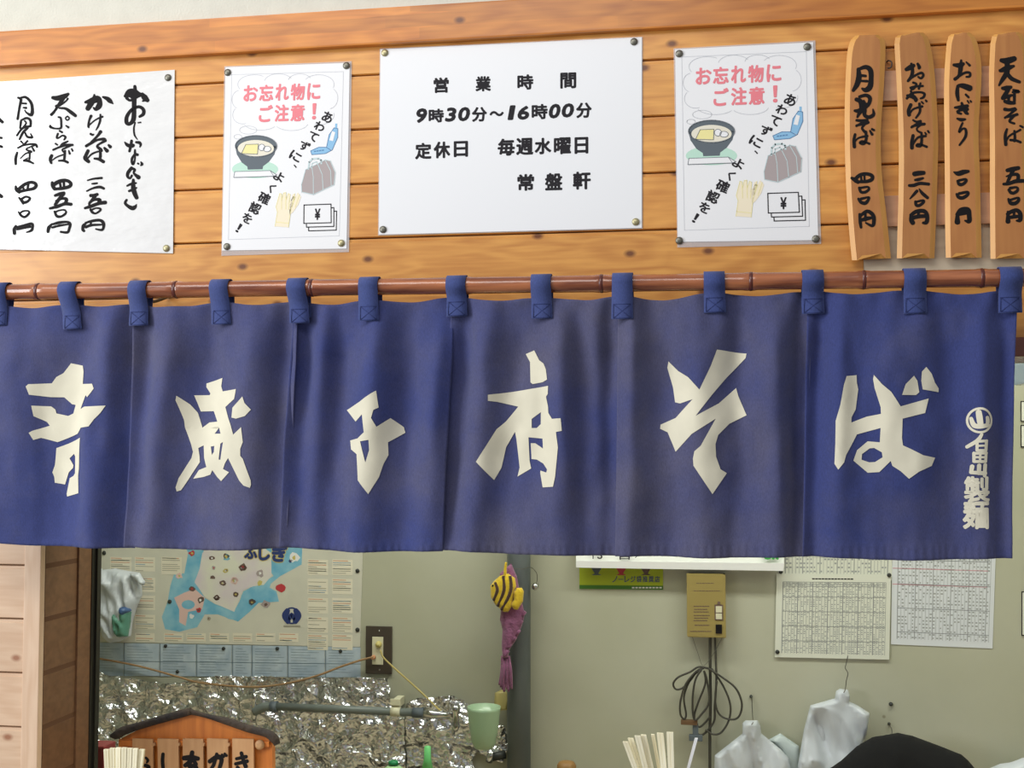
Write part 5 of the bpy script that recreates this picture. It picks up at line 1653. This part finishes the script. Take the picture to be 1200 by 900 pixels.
def bottle(name, x, ytop, ybase_z, Y, prof, m, capm, label, cat):
    t = empty(name, Vector((P(x, ytop, Y).x, Y, ybase_z)))
    tag(t, label, cat)
    zt = P(x, ytop, Y).z
    bm = bmesh.new()
    lathe(bm, [(r, zt - d) for r, d in prof[0]], (t.location.x, Y, 0), 'Z', 20)
    LS(fin('nozzle', bm, capm), t)
    bm = bmesh.new()
    lathe(bm, [(r, max(zt - d, ybase_z)) for r, d in prof[1]], (t.location.x, Y, 0), 'Z', 20)
    LS(fin('bottle_body', bm, m), t)
    return t


rack = boxo('prep_table', (-2.6, 0.70, 0.56), (1.5, BW - 0.085, 0.60), M['counter'], None, 0.003)
tag(rack, 'kitchen preparation table along the back wall, below the picture edge', 'table')
bottle('squeeze_bottle', 501, 874, 0.60, 0.95, ([(0.003, 0), (0.008, 0.002), (0.0085, 0.03), (0.014, 0.055)], [(0.014, 0.055), (0.026, 0.07), (0.03, 0.09), (0.03, 0.5)]), M['palelime'], M['lime'], 'squeeze bottle with upright lime green nozzle at the bottom edge', 'bottle')
bottle('squeeze_bottle', 461, 891, 0.60, 0.95, ([(0.006, 0), (0.012, 0.002), (0.013, 0.01)], [(0.013, 0.012), (0.024, 0.02), (0.028, 0.04), (0.028, 0.4)]), M['palelime'], M['dgreen'], 'pale bottle with a small dark green cap at the bottom edge, left of lime nozzle', 'bottle')
bottle('condiment_pot', 664, 892, 0.60, 0.95, ([(0.008, 0), (0.018, 0.002), (0.023, 0.01), (0.024, 0.03)], [(0.024, 0.03), (0.035, 0.04), (0.036, 0.3)]), M['amber'], M['amber'], 'brown rounded lid of a pot just showing at the bottom, right of the pipe', 'pot')

# hanging roll poster, yellow notice
M['whiteroll'] = mat('white_banner_paper', (236, 238, 234), 0.6)
rp_ = sheet('banner_poster', [(674, 600), (920, 600), (918, 668), (676, 664)], BW - 0.015, M['whiteroll'], 0.0012, nx=2, ny=10, warp=lambda u, v: 0.02 * max(0, v - 0.5) * 2)
tag(rp_, 'white banner poster hanging behind the curtain hem with green letters at its right', 'poster')
sheet('bottom_rail', [(675, 657), (919, 660), (918, 669), (676, 665)], BW - 0.0362, M['paper'], 0.003, rp_)
bm = bmesh.new()
glyph_bm(bm, 'OR', (894, 643, 913, 656), lambda x, y: P(x, y, BW - 0.0375), 0.05)
fin('green_lettering', bm, mat('green_print', (60, 170, 70), 0.6), rp_)
bm = bmesh.new()
for c, b in (('Y', (692, 644, 698, 655)), ('S', (700, 645, 706, 655)), ('目', (726, 647, 738, 656)), ('ノ', (744, 648, 748, 654))):
    glyph_bm(bm, c, b, lambda x, y: P(x, y, BW - 0.0375), 0.01)
fin('dark_lettering', bm, M['print'], rp_)
M['lemon'] = mat('lemon_green_card', (176, 190, 40), 0.6, var=0.08)
M['leaf'] = mat('leaf_green_print', (70, 122, 42), 0.6)
yn = sheet('yellow_green_card', [(679, 640), (777, 640), (777, 691), (679, 690)], K, M['lemon'], 0.001)
tag(yn, 'yellow-green notice card with grey characters under the white banner', 'notice')
poly('green_band', [(679, 685.5), (777, 686.5), (777, 691), (679, 690)], M['leaf'], K - 0.0013, yn)
bm = bmesh.new()
f = lambda x, y: P(x, y, K - 0.0016)
for k_, c in enumerate('ノーレジ袋推奨店'):
    x0 = 717 + k_ * 7.1
    glyph_bm(bm, c, (x0 + .4, 675 + (3.5 if c == 'ー' else 0), x0 + 6.6, 682.5 - (3 if c == 'ー' else 0)), f, 0.03)
fin('lettering', bm, M['bowlgrey'], yn)
bm = bmesh.new()
for k_ in range(9):
    line_bm(bm, [(741 + k_ * 4, 688.7), (743 + k_ * 4, 688.7)], 1.6, f)
fin('small_lettering', bm, M['paper'], yn)
for cx, m in ((699, 'bowlgrey'), (728, 'red'), (757, 'brownp')):
    poly('bowl_picture', [(cx - 7, 664), (cx + 7, 664), (cx + 4, 669), (cx + 2, 672), (cx + 6, 674), (cx - 6, 674), (cx - 2, 672), (cx - 4, 669)], M[m], K - 0.0015, yn)

# control box with cables
M['ochre'] = mat('ochre_enamel', (162, 144, 84), 0.45, var=0.06)
M['ochre2'] = mat('ochre_enamel_side', (150, 126, 66), 0.5)
cb = empty('control_box', P(829, 745, K))
tag(cb, 'ochre wall control box with small switches, above coiled cable', 'control box')
boxpx('housing', 806, 672, 850, 744, 0, 0.035, M['ochre'], cb, 0.002)
f = lambda x, y: P(x, y, K - 0.0356)
boxpx('front_cover', 805.5, 671, 847.5, 743, 0.0335, 0.0352, M['ochre'], cb, 0.0008)


def Z5(x, y):
    return 750 + x / 3.333, 630 + y / 3.333


def lower(x):
    return x


ofx = P(829, 700, K - 0.035).x
for x0, y0, x1, y1, m in ((296, 268, 320, 292, 'ivory'), (296, 296, 320, 318, 'ivory'), (296, 340, 320, 374, 'ink'), (303, 250, 313, 260, 'brownp')):
    a, b = Z5(x0, y0), Z5(x1, y1)
    boxpx('rocker' if m == 'ivory' else 'indicator', a[0], a[1], b[0], b[1], 0, 0.003, M[m], cb, 0.0005, K - 0.035)
a, b = Z5(292, 262), Z5(324, 322)
boxpx('switch_frame', a[0], a[1], b[0], b[1], 0, 0.0018, M['brownp'], cb, 0.0005, K - 0.035)
bm = bmesh.new()
f = lambda x, y: P(*Z5(x, y), K - 0.0357)
for y, x0, x1 in ((178, 220, 288), (208, 210, 312), (268, 210, 270), (280, 212, 262), (290, 210, 268), (304, 210, 272), (314, 212, 266), (324, 210, 262), (342, 214, 270), (366, 196, 278)):
    x = x0
    while x < x1:
        e = min(x1, x + rnd.uniform(5, 12))
        line_bm(bm, [(x, y), (e, y + 0.6)], 3.0 if y > 220 else 2.0, f)
        x = e + 2.5
LS(fin('small_print', bm, M['brownp']), cb)
M['cable'] = mat('dark_grey_cable', (66, 64, 56), 0.5)


def cable(pts, r, label, m='cable', name='cable'):
    bm = bmesh.new()
    tube(bm, [P(*Z5(p[0], p[1]), BW - p[2]) for p in pts], r, 8, n=8)
    o = fin(name, bm, M[m])
    return tag(o, label, 'cable')


cable([(274, 384, .02), (274, 500, .018), (275, 640, .02), (273, 760, .02), (273, 905, .02), (273, 1200, .02)], 0.0038, 'dark cable dropping straight down from the ochre control box past picture edge')
cable([(292, 384, .02), (296, 470, .022), (298, 560, .03), (292, 660, .028), (288, 720, .026), (245, 770, .024), (215, 760, .024)], 0.0028, 'second dark cable from control box, bending left into the plug')
cb2 = empty('coiled_cable', P(*Z5(250, 505), BW - 0.03))
tag(cb2, 'coil of dark cable tied with thin wire beneath the control box', 'cable coil')
for pts in ([(270, 512, .03), (230, 505, .034), (195, 525, .034), (150, 545, .034), (130, 570, .034), (140, 592, .032), (165, 588, .03), (195, 560, .03), (225, 520, .032), (250, 510, .034)],
            [(222, 520, .036), (180, 570, .038), (158, 640, .038), (158, 690, .036), (172, 708, .034), (180, 690, .032), (172, 620, .032), (200, 550, .032), (240, 512, .036)],
            [(240, 515, .04), (215, 560, .042), (205, 640, .042), (212, 710, .04), (240, 690, .04), (270, 640, .038), (262, 560, .038), (250, 520, .038)],
            [(250, 520, .03), (255, 570, .03), (225, 650, .03), (212, 700, .03), (232, 740, .03), (275, 700, .03)],
            [(262, 508, .036), (320, 545, .04), (375, 590, .042), (398, 650, .042), (385, 700, .04), (350, 710, .038), (310, 690, .036), (294, 640, .034), (300, 560, .034)],
            [(280, 512, .03), (325, 580, .034), (352, 650, .036), (348, 710, .036), (318, 760, .034), (285, 768, .03), (255, 750, .03)]):
    bm = bmesh.new()
    tube(bm, [P(*Z5(p[0], p[1]), BW - p[2]) for p in pts], 0.0026, 8, n=8)
    LS(fin('cable_turn', bm, M['cable']), cb2)
LS(tubepx('tie_wire', [(811, 745, .03), (818, 766, .035), (824, 780, .04), (835, 768, .035), (847, 746, .03)], 0.0006, M['wire'], None, BW, 6, True), cb2)
M['plugm'] = mat('brown_plug', (112, 84, 58), 0.6)
pg = empty('plug', P(*Z5(200, 718), BW - 0.03))
tag(pg, 'brown plug end hanging at the lower left of the cable coil', 'plug')
a, b = Z5(160, 710), Z5(225, 725)
boxpx('plug_body', a[0], a[1], b[0], b[1], 0, 0.018, M['plugm'], pg, 0.002, BW - 0.02)
a, b = Z5(192, 768), Z5(244, 788)
boxpx('plug_end', a[0], a[1], b[0], b[1], 0, 0.018, M['bowlgrey'], pg, 0.002, BW - 0.02)
a, b = Z5(206, 724), Z5(228, 770)
boxpx('plug_neck', a[0], a[1], b[0], b[1], 0.002, 0.014, M['bowlgrey'], pg, 0.002, BW - 0.02)

# ruled schedule sheets
M['sched'] = mat('schedule_paper', (222, 224, 212), 0.7)
M['sched2'] = mat('cool_schedule_paper', (220, 224, 230), 0.7)
M['rule'] = mat('fine_grey_rule', (132, 136, 140), 0.7)
M['figs'] = mat('pale_grey_figures', (158, 162, 162), 0.7)
M['pinkrule'] = mat('pink_rule', (214, 150, 164), 0.7)


def schedule(name, quad, Y, m, label, cols_, rows_, parent=None, seed=1, head=True, pink=False):
    s_ = sheet(name, quad, Y, m, 0.0008)
    tag(s_, label, 'timetable')
    h = homog([(0, 0), (1, 0), (1, 1), (0, 1)], quad)
    f = lambda u, v: P(*h(u, v), Y - 0.0011)
    r = random.Random(seed)
    bm = bmesh.new()
    for k_ in range(cols_ + 1):
        u = 0.06 + 0.9 * k_ / cols_
        line_bm(bm, [(u, 0.10), (u, 0.95)], 0.0026 if k_ % 5 else 0.006, f)
    for k_ in range(rows_ + 1):
        v = 0.10 + 0.85 * k_ / rows_
        if k_ % 7 == 0 or k_ in (1, 2):
            line_bm(bm, [(0.06, v), (0.96, v)], 0.005, f)
    fin('ruled_lines', bm, M['rule'], s_)
    bm = bmesh.new()
    for k_ in range(cols_):
        for j in range(rows_):
            if r.random() < 0.62:
                u = 0.06 + 0.9 * (k_ + 0.2) / cols_
                v = 0.10 + 0.85 * (j + 0.5) / rows_
                w_ = 0.9 / cols_ * r.uniform(0.3, 0.62)
                hh = 0.85 / rows_ * 0.2
                bm.faces.new([bm.verts.new(f(a, b)) for a, b in ((u, v - hh), (u + w_, v - hh), (u + w_, v + hh), (u, v + hh))])
    t_ = fin('printed_figures', bm, M['figs'], s_)
    t_['kind'] = 'stuff'
    if pink:
        bm = bmesh.new()
        for v in pink:
            line_bm(bm, [(0.01, v), (0.93, v)], 0.006, f)
        fin('pink_lines', bm, M['pinkrule'], s_)
    if head:
        bm = bmesh.new()
        u = 0.32
        while u < 0.66:
            line_bm(bm, [(u, 0.06), (u + 0.016, 0.06)], 0.014, f)
            u += 0.028
        fin('heading', bm, M['print'], s_)
    return s_


s1 = schedule('ruled_timetable', [(912, 612), (1047, 614), (1045, 680), (912, 680)], K, M['sched'], 'ruled timetable sheet mostly covered, behind the curtain hem above the front timetable', 30, 12, head=False, seed=3)
s3 = schedule('ruled_timetable', [(1046, 612), (1168, 615), (1163, 760), (1044, 755)], K, M['sched2'], 'cooler white timetable with pink lines, right of the front timetable', 26, 30, seed=5, pink=(0.37, 0.5), head=False)
s2 = schedule('ruled_timetable', [(910, 672), (1044, 673), (1042, 773), (908, 770)], K - 0.004, M['sched'], 'cream ruled timetable pinned in front, hook and white bag below it', 34, 34, seed=4)
for x, y in ((915, 670), (1042, 674), (911, 764)):
    tack(x, y, K - 0.0048, s2, 'tack3', 0.0055)
# papers glimpsed right of the curtain
for quad, lab in (([(1196, 470), (1240, 470), (1240, 494), (1196, 494)], 'upper small framed card at right edge of the kitchen wall'), ([(1196, 498), (1240, 498), (1240, 524), (1196, 524)], 'lower small framed card at right edge of the kitchen wall'), ([(1197, 693), (1240, 693), (1240, 745), (1197, 745)], 'outlined card at the right edge beyond the pink-lined timetable')):
    c_ = sheet('wall_card', quad, K, M['print'], 0.002)
    tag(c_, lab, 'card')
    (x0, y0), _, (x1, y1), _ = quad
    sheet('card_face', [(x0 + 1.2, y0 + 1.2), (x1 - 1, y0 + 1.2), (x1 - 1, y1 - 1.2), (x0 + 1.2, y1 - 1.2)], K - 0.002, M['sched'], 0.0005, c_)
# metal box right of the curtain; blue reflected light put into its colour
hb = boxpx('shutter_box', 1188, 425, 1290, 452, 0, 0.10, mat('reflection_blue_enamel', (110, 140, 178), 0.25, coat=0.5, metal=0.2), None, 0.004, 0.30)
tag(hb, 'blue-grey metal box under the lintel at right edge of the picture', 'box')
for x, y, r in ((880, 816, 0.004), (1044, 825, 0.005), (1042, 848, 0.0035)):
    bm = bmesh.new(); lathe(bm, [(r, -0.001), (r, 0.003), (r * 0.6, 0.007), (r * .2, 0.008)], P(x, y, K), 'Y', 12)
    o = fin('wall_nail', bm, M['tack3'])
    tag(o, {880: 'dark nail in the kitchen wall above the short white bag', 1044: 'upper dark nail in the kitchen wall above the black garment', 1042: 'lower dark nail just above the black garment'}[x], 'nail')

# hanging white bags and the black garment
M['bag'] = mat('white_polythene', (214, 220, 228), 0.35, coat=0.2, trans=0.12)
M['bagshade'] = mat('white_polythene_rear', (206, 218, 220), 0.4, trans=0.12)
M['black'] = mat('black_fleece', (12, 12, 14), 0.95, sheen=0.0, bump=0.4, bscale=300)


def Z5s(pts):
    return [Z5(x, y) for x, y in pts]


b1 = puff('carrier_bag', Z5s([(400, 725), (412, 714), (460, 714), (470, 735), (474, 765), (505, 790), (548, 825), (580, 860), (590, 905), (600, 1010), (285, 1010), (292, 850), (330, 820), (375, 785), (400, 765)]), BW - 0.045, 0.009, 0.009, M['bag'], crease=0.017, cs=26, step=0.008)
tag(b1, 'short-shouldered white carrier bag hanging on a nail, beside the coiled cable', 'plastic bag')
b1b = puff('carrier_bag', Z5s([(500, 790), (548, 764), (600, 800), (622, 815), (625, 905), (620, 1010), (585, 1010), (575, 880), (545, 830)]), BW - 0.018, 0.008, 0.02, M['bagshade'], crease=0.005, cs=20, step=0.009)
tag(b1b, 'pale greenish-white bag corner showing between the two hanging white bags', 'plastic bag')
b2 = puff('carrier_bag', Z5s([(765, 600), (780, 590), (812, 594), (820, 615), (818, 640), (850, 655), (897, 685), (888, 760), (875, 800), (830, 860), (770, 905), (740, 1010), (600, 1010), (618, 880), (640, 750), (665, 655), (700, 645), (760, 628)]), BW - 0.045, 0.009, 0.009, M['bag'], crease=0.017, cs=22, step=0.008)
tag(b2, 'taller white carrier bag hanging from a wire hook below the cream timetable', 'plastic bag')
for pts, lab in (([(812, 460, .012), (806, 490, .016), (802, 510, .02), (812, 530, .024), (806, 560, .03), (802, 592, .08), (796, 606, .092)], 'bent wire hook holding the taller white bag'), ([(436, 620, .008), (438, 660, .012), (440, 700, .02), (442, 720, .05), (436, 730, .084)], 'straight wire holding the short-shouldered white bag'), ([(974, 732, .008), (982, 745, .014), (984, 762, .03), (980, 775, .045)], 'small wire loop above the black garment')):
    bm = bmesh.new()
    tube(bm, [P(*Z5(p[0], p[1]), BW - p[2]) for p in pts], 0.0011, 6)
    tag(fin('wire_hook', bm, M['wire']), lab, 'hook')
jk = puff('black_garment', [(950 + x / 3.333, 630 + y / 3.333) for x, y in [(300, 770), (340, 762), (400, 775), (500, 812), (590, 848), (615, 870), (640, 900), (660, 1010), (40, 1010), (70, 905), (120, 870), (180, 815), (240, 780)]], BW - 0.135, 0.05, 0.09, M['black'], crease=0.008, cs=16, step=0.012)
tag(jk, 'black fleece garment hanging at bottom right, shoulders rounded over a hanger', 'garment')
wb = puff('carrier_bag', [(1158, 930), (1160, 900), (1172, 895), (1186, 893), (1198, 888), (1230, 886), (1235, 930)], BW - 0.05, 0.02, 0.03, M['bag'], crease=0.006, cs=30, step=0.01)
tag(wb, 'white plastic bag top just showing in the bottom right corner', 'plastic bag')

# crumpled bag with green and blue print at the left of the map
lb = empty('printed_bag', P(137, 700, BW - 0.04))
tag(lb, 'crumpled clear-white bag with green and blue print hanging over the map', 'plastic bag')
LS(puff('bag_film', Z2([(372, 105), (400, 125), (450, 120), (500, 130), (535, 135), (550, 165), (552, 230), (530, 280), (515, 330), (510, 385), (470, 405), (430, 412), (405, 385), (395, 330), (388, 280), (376, 220), (366, 180)]), BW - 0.045, 0.025, 0.03, M['bag'], crease=0.014, cs=40, step=0.006), lb)
LS(puff('print_patch', Z2([(445, 300), (470, 262), (500, 262), (514, 290), (508, 330), (500, 385), (470, 390), (440, 370)]), BW - 0.058, 0.022, 0.02, mat('green_bag_print', (96, 150, 132), 0.4), crease=0.012, cs=50, step=0.006), lb)
LS(puff('print_patch', Z2([(468, 270), (500, 262), (512, 285), (492, 308), (470, 296)]), BW - 0.066, 0.022, 0.012, mat('blue_bag_print', (66, 96, 142), 0.4), crease=0.006, cs=50, step=0.006), lb)
LS(puff('knot', Z2([(508, 140), (545, 136), (566, 172), (562, 190), (540, 178), (520, 160)]), BW - 0.068, 0.010, 0.012, M['bag'], crease=0.004, cs=60, step=0.006), lb)

# ------------------------------------------------------------ wooden roof-shaped menu stand on the counter
YS2 = 0.20
M['standw'] = wood('orange_varnished_board', (206, 124, 52), (164, 86, 32), axis='Z', knots=False, coat=0.4)
M['slat'] = wood('plain_slip_wood', (196, 152, 108), (172, 124, 82), axis='Z', knots=False, coat=0.0, rough=0.6)
M['bark'] = mat('black_bark', (34, 30, 32), 0.8, bump=1.0, bscale=120, bdist=0.004, rgb2=(70, 56, 44), vscale=30)
q3 = lambda pts: [(100 + x / 5.0, 820 + y / 5.0) for x, y in pts]
stand = empty('menu_stand', Vector((P(226, 880, YS2).x, YS2, CT)))
tag(stand, 'small gabled wooden menu stand with bark-edged roof, bottom left', 'menu stand')


def slab(name, pts, Y0, Y1, m, parent, bottom=None):
    w_ = [P(x, y, Y0) for x, y in pts]
    if bottom is not None:
        w_ = [Vector((p.x, p.y, max(p.z, bottom))) for p in w_]
    bm = bmesh.new()
    f = [bm.verts.new((p.x, Y0, p.z)) for p in w_]
    b = [bm.verts.new((p.x, Y1, p.z)) for p in w_]
    t = tessellate_polygon([[Vector((p.x, p.z, 0)) for p in w_]])
    for a in t:
        bm.faces.new([f[i] for i in a])
        bm.faces.new([b[i] for i in reversed(a)])
    n = len(f)
    for i in range(n):
        bm.faces.new((f[i], f[(i + 1) % n], b[(i + 1) % n], b[i]))
    bmesh.ops.recalc_face_normals(bm, faces=bm.faces[:])
    o = fin(name, bm, m)
    LS(o, parent)
    return o


slab('back_board', q3([(195, 235), (330, 165), (480, 120), (640, 82), (780, 118), (900, 160), (1060, 210), (1095, 250), (1095, 1100), (195, 1100)]), YS2, YS2 + 0.015, M['standw'], stand, CT)
LS(tubepx('roof_bark', [(148 / 5 + 100, 820 + 212 / 5), (100 + 185 / 5, 820 + 205 / 5), (100 + 230 / 5, 820 + 180 / 5), (100 + 330 / 5, 820 + 150 / 5), (100 + 480 / 5, 820 + 105 / 5), (100 + 620 / 5, 820 + 68 / 5)], [0.003, 0.0085, 0.0085, 0.007, 0.0075, 0.007], M['bark'], None, YS2 - 0.006, 9, True), stand)
LS(tubepx('roof_bark', [(100 + 600 / 5, 820 + 66 / 5), (100 + 700 / 5, 820 + 92 / 5), (100 + 850 / 5, 820 + 132 / 5), (100 + 960 / 5, 820 + 170 / 5), (100 + 1060 / 5, 820 + 195 / 5), (100 + 1105 / 5, 820 + 225 / 5), (100 + 1125 / 5, 820 + 262 / 5)], [0.006, 0.004, 0.007, 0.007, 0.0075, 0.0085, 0.006], M['bark'], None, YS2 - 0.006, 9, True), stand)
slab('crossbar', q3([(205, 238), (1075, 246), (1075, 276), (205, 270)]), YS2 - 0.007, YS2, M['standw'], stand)
bm = bmesh.new(); lathe(bm, [(0.009, 0), (0.009, 0.004), (0.004, 0.006)], P(100 + 1025 / 5, 820 + 262 / 5, YS2 - 0.006), 'Y', 14)
LS(fin('round_peg', bm, M['slat']), stand)
for x in (408, 553, 698, 846):
    bm = bmesh.new(); lathe(bm, [(0.0035, 0), (0.003, 0.008)], P(100 + x / 5, 820 + 258 / 5, YS2 - 0.006), 'Y', 10)
    LS(fin('peg', bm, M['slat']), stand)
SL = [(275, 395, [[(355, 340, 10), (366, 355, 12), (360, 368, 8)], [(352, 385, 16), (372, 395, 16), (366, 412, 12)]]), (422, 545, [[(455, 318, 14), (452, 360, 15), (456, 405, 14)]]),
      (570, 690, [[(578, 342, 20), (620, 340, 24), (660, 345, 18)], [(626, 308, 18), (615, 360, 22), (585, 385, 18)], [(640, 365, 16), (648, 378, 16)], [(610, 392, 18), (640, 388, 18), (655, 410, 16)]]),
      (712, 836, [[(728, 362, 18), (775, 335, 22), (798, 352, 18), (786, 400, 16)], [(770, 318, 14), (752, 380, 15), (738, 400, 12)], [(800, 322, 10), (810, 334, 12)], [(816, 316, 10), (826, 328, 12)]]),
      (860, 985, [[(885, 346, 13), (942, 334, 16)], [(880, 376, 14), (948, 360, 16)], [(914, 312, 15), (926, 355, 16), (940, 392, 18)], [(890, 395, 14), (905, 408, 12)]])]
for x0, x1, st in SL:
    o = slab('name_slip', q3([(x0, 228), (x1, 232), (x1, 1000), (x0, 1000)]), YS2 - 0.012, YS2 - 0.007, M['slat'], stand, CT + 0.02)
    bm = bmesh.new()
    for k_, s_ in enumerate(st):
        stroke_bm(bm, s_, lambda x, y: P(100 + x / 5, 820 + y / 5, YS2 - 0.0125 - k_ * 0.00004))
    c_ = fin('brush_character', bm, M['ink'])
    c_.parent = o
# red box behind
rb = boxpx('red_tin', 108, 868, 136, 960, 0, 0.05, mat('dark_red_tin', (132, 44, 48), 0.4), None, 0.004, 0.36)
zb = [v.co.z for v in rb.data.vertices]
dz = CT - min(zb)
for v in rb.data.vertices:
    if v.co.z < (min(zb) + max(zb)) / 2:
        v.co.z += dz
tag(rb, 'dark red tin standing left of the gabled menu stand', 'tin')

# ------------------------------------------------------------ chopsticks in cups on the counter
M['chop'] = wood('pale_chopstick_wood', (246, 240, 214), (228, 216, 176), axis='Z', knots=False, coat=0.0, rough=0.6)
M['chopcup'] = mat('dark_lacquer_cup', (70, 30, 26), 0.3, coat=0.6)


def chopstick(name, xt, yt, xb, yb, Y, w_, label, group, m='chop', yaw=0.0):
    """square tapered stick from its top (photo pixel) down into the cup"""
    a = P(xt, yt, Y)
    b = P(xb, yb, Y)
    d = (b - a).normalized()
    L_ = (a.z - (CT + 0.006)) / -d.z
    e = a + d * L_
    bm = bmesh.new()
    side = Vector((math.cos(yaw), math.sin(yaw), 0))
    dep = Vector((-math.sin(yaw), math.cos(yaw), 0))
    pr = []
    for c, ww, dd in ((a, w_, 0.0045), (a + d * 0.002, w_ * 1.04, 0.005), (e, w_ * 0.62, 0.0035)):
        pr.append([bm.verts.new(c - e + side * sx * ww / 2 + dep * sy * dd / 2) for sx, sy in ((-1, -1), (-0.12, -1), (0, -0.72), (0.12, -1), (1, -1), (1, 1), (-1, 1))])
    n = 7
    for i in range(2):
        for k_ in range(n):
            bm.faces.new((pr[i][k_], pr[i + 1][k_], pr[i + 1][(k_ + 1) % n], pr[i][(k_ + 1) % n]))
    bm.faces.new(pr[0]); bm.faces.new(pr[-1][::-1])
    bmesh.ops.recalc_face_normals(bm, faces=bm.faces[:])
    o = fin(name, bm, M[m])
    o.location = e
    tag(o, label, 'chopsticks' if m == 'chop' else 'straw', group)
    return o


def cup_at(px, Y, r, label):
    c = P(px, 900, Y)
    bm = bmesh.new()
    lathe(bm, [(r * 0.86, 0), (r, 0.09), (r, 0.095), (r * 0.93, 0.095), (r * 0.80, 0.005)], (0, 0, 0), 'Z', 28)
    o = fin('chopstick_cup', bm, M['chopcup'])
    o.location = (c.x, Y, CT)
    tag(o, label, 'cup')


cup_at(146, -0.06, 0.043, 'dark cup holding the left bundle of chopsticks, below the picture edge')
cup_at(772, -0.06, 0.05, 'dark cup holding the right fan of chopsticks, below the picture edge')
for k_, (xt, yt, xb, yb, Y, w_) in enumerate([(125, 878, 126, 905, -.070, .0085), (132, 876.5, 132.5, 905, -.072, .0085), (139, 876, 139, 905, -.074, .0088), (146, 876, 145.5, 905, -.074, .0088), (152.5, 876.5, 151.5, 905, -.073, .0085), (159, 877, 157.5, 905, -.072, .0082), (166.5, 878, 163.5, 905, -.068, .0088)]):
    nth = ['leftmost', 'second from left', 'third from left', 'middle', 'third from right', 'second from right', 'rightmost'][k_]
    chopstick('chopsticks', xt, yt, xb, yb, Y, w_, f'{nth} pale wooden chopstick pair of the tight left bundle', 'chopsticks in the left cup')
for k_, (xt, yt, xb, yb, Y, w_) in enumerate([(733, 869, 745, 902, -.062, .0085), (739, 865, 751, 902, -.050, .0085), (747, 862, 757, 902, -.066, .0088), (754, 861, 763.5, 902, -.060, .0082), (765, 860.5, 772.5, 902, -.052, .0052), (773.5, 859, 778, 902, -.062, .0098), (785, 858, 786.5, 902, -.064, .0098)]):
    nth = ['leftmost, most tilted', 'second from left', 'third from left', 'middle', 'thin third from right', 'second from right', 'rightmost, nearly upright'][k_]
    chopstick('chopsticks', xt, yt, xb, yb, Y, w_, f'{nth} pale chopstick pair of the spread right fan', 'chopsticks in the right cup')
chopstick('paper_straw', 816, 865, 806, 902, -0.05, 0.0045, 'single white stick leaning right, standing apart right of the chopstick fan', 'single sticks', 'paper')
for o in S.objects:
    if o.name.startswith('paper_straw'):
        del o['group']
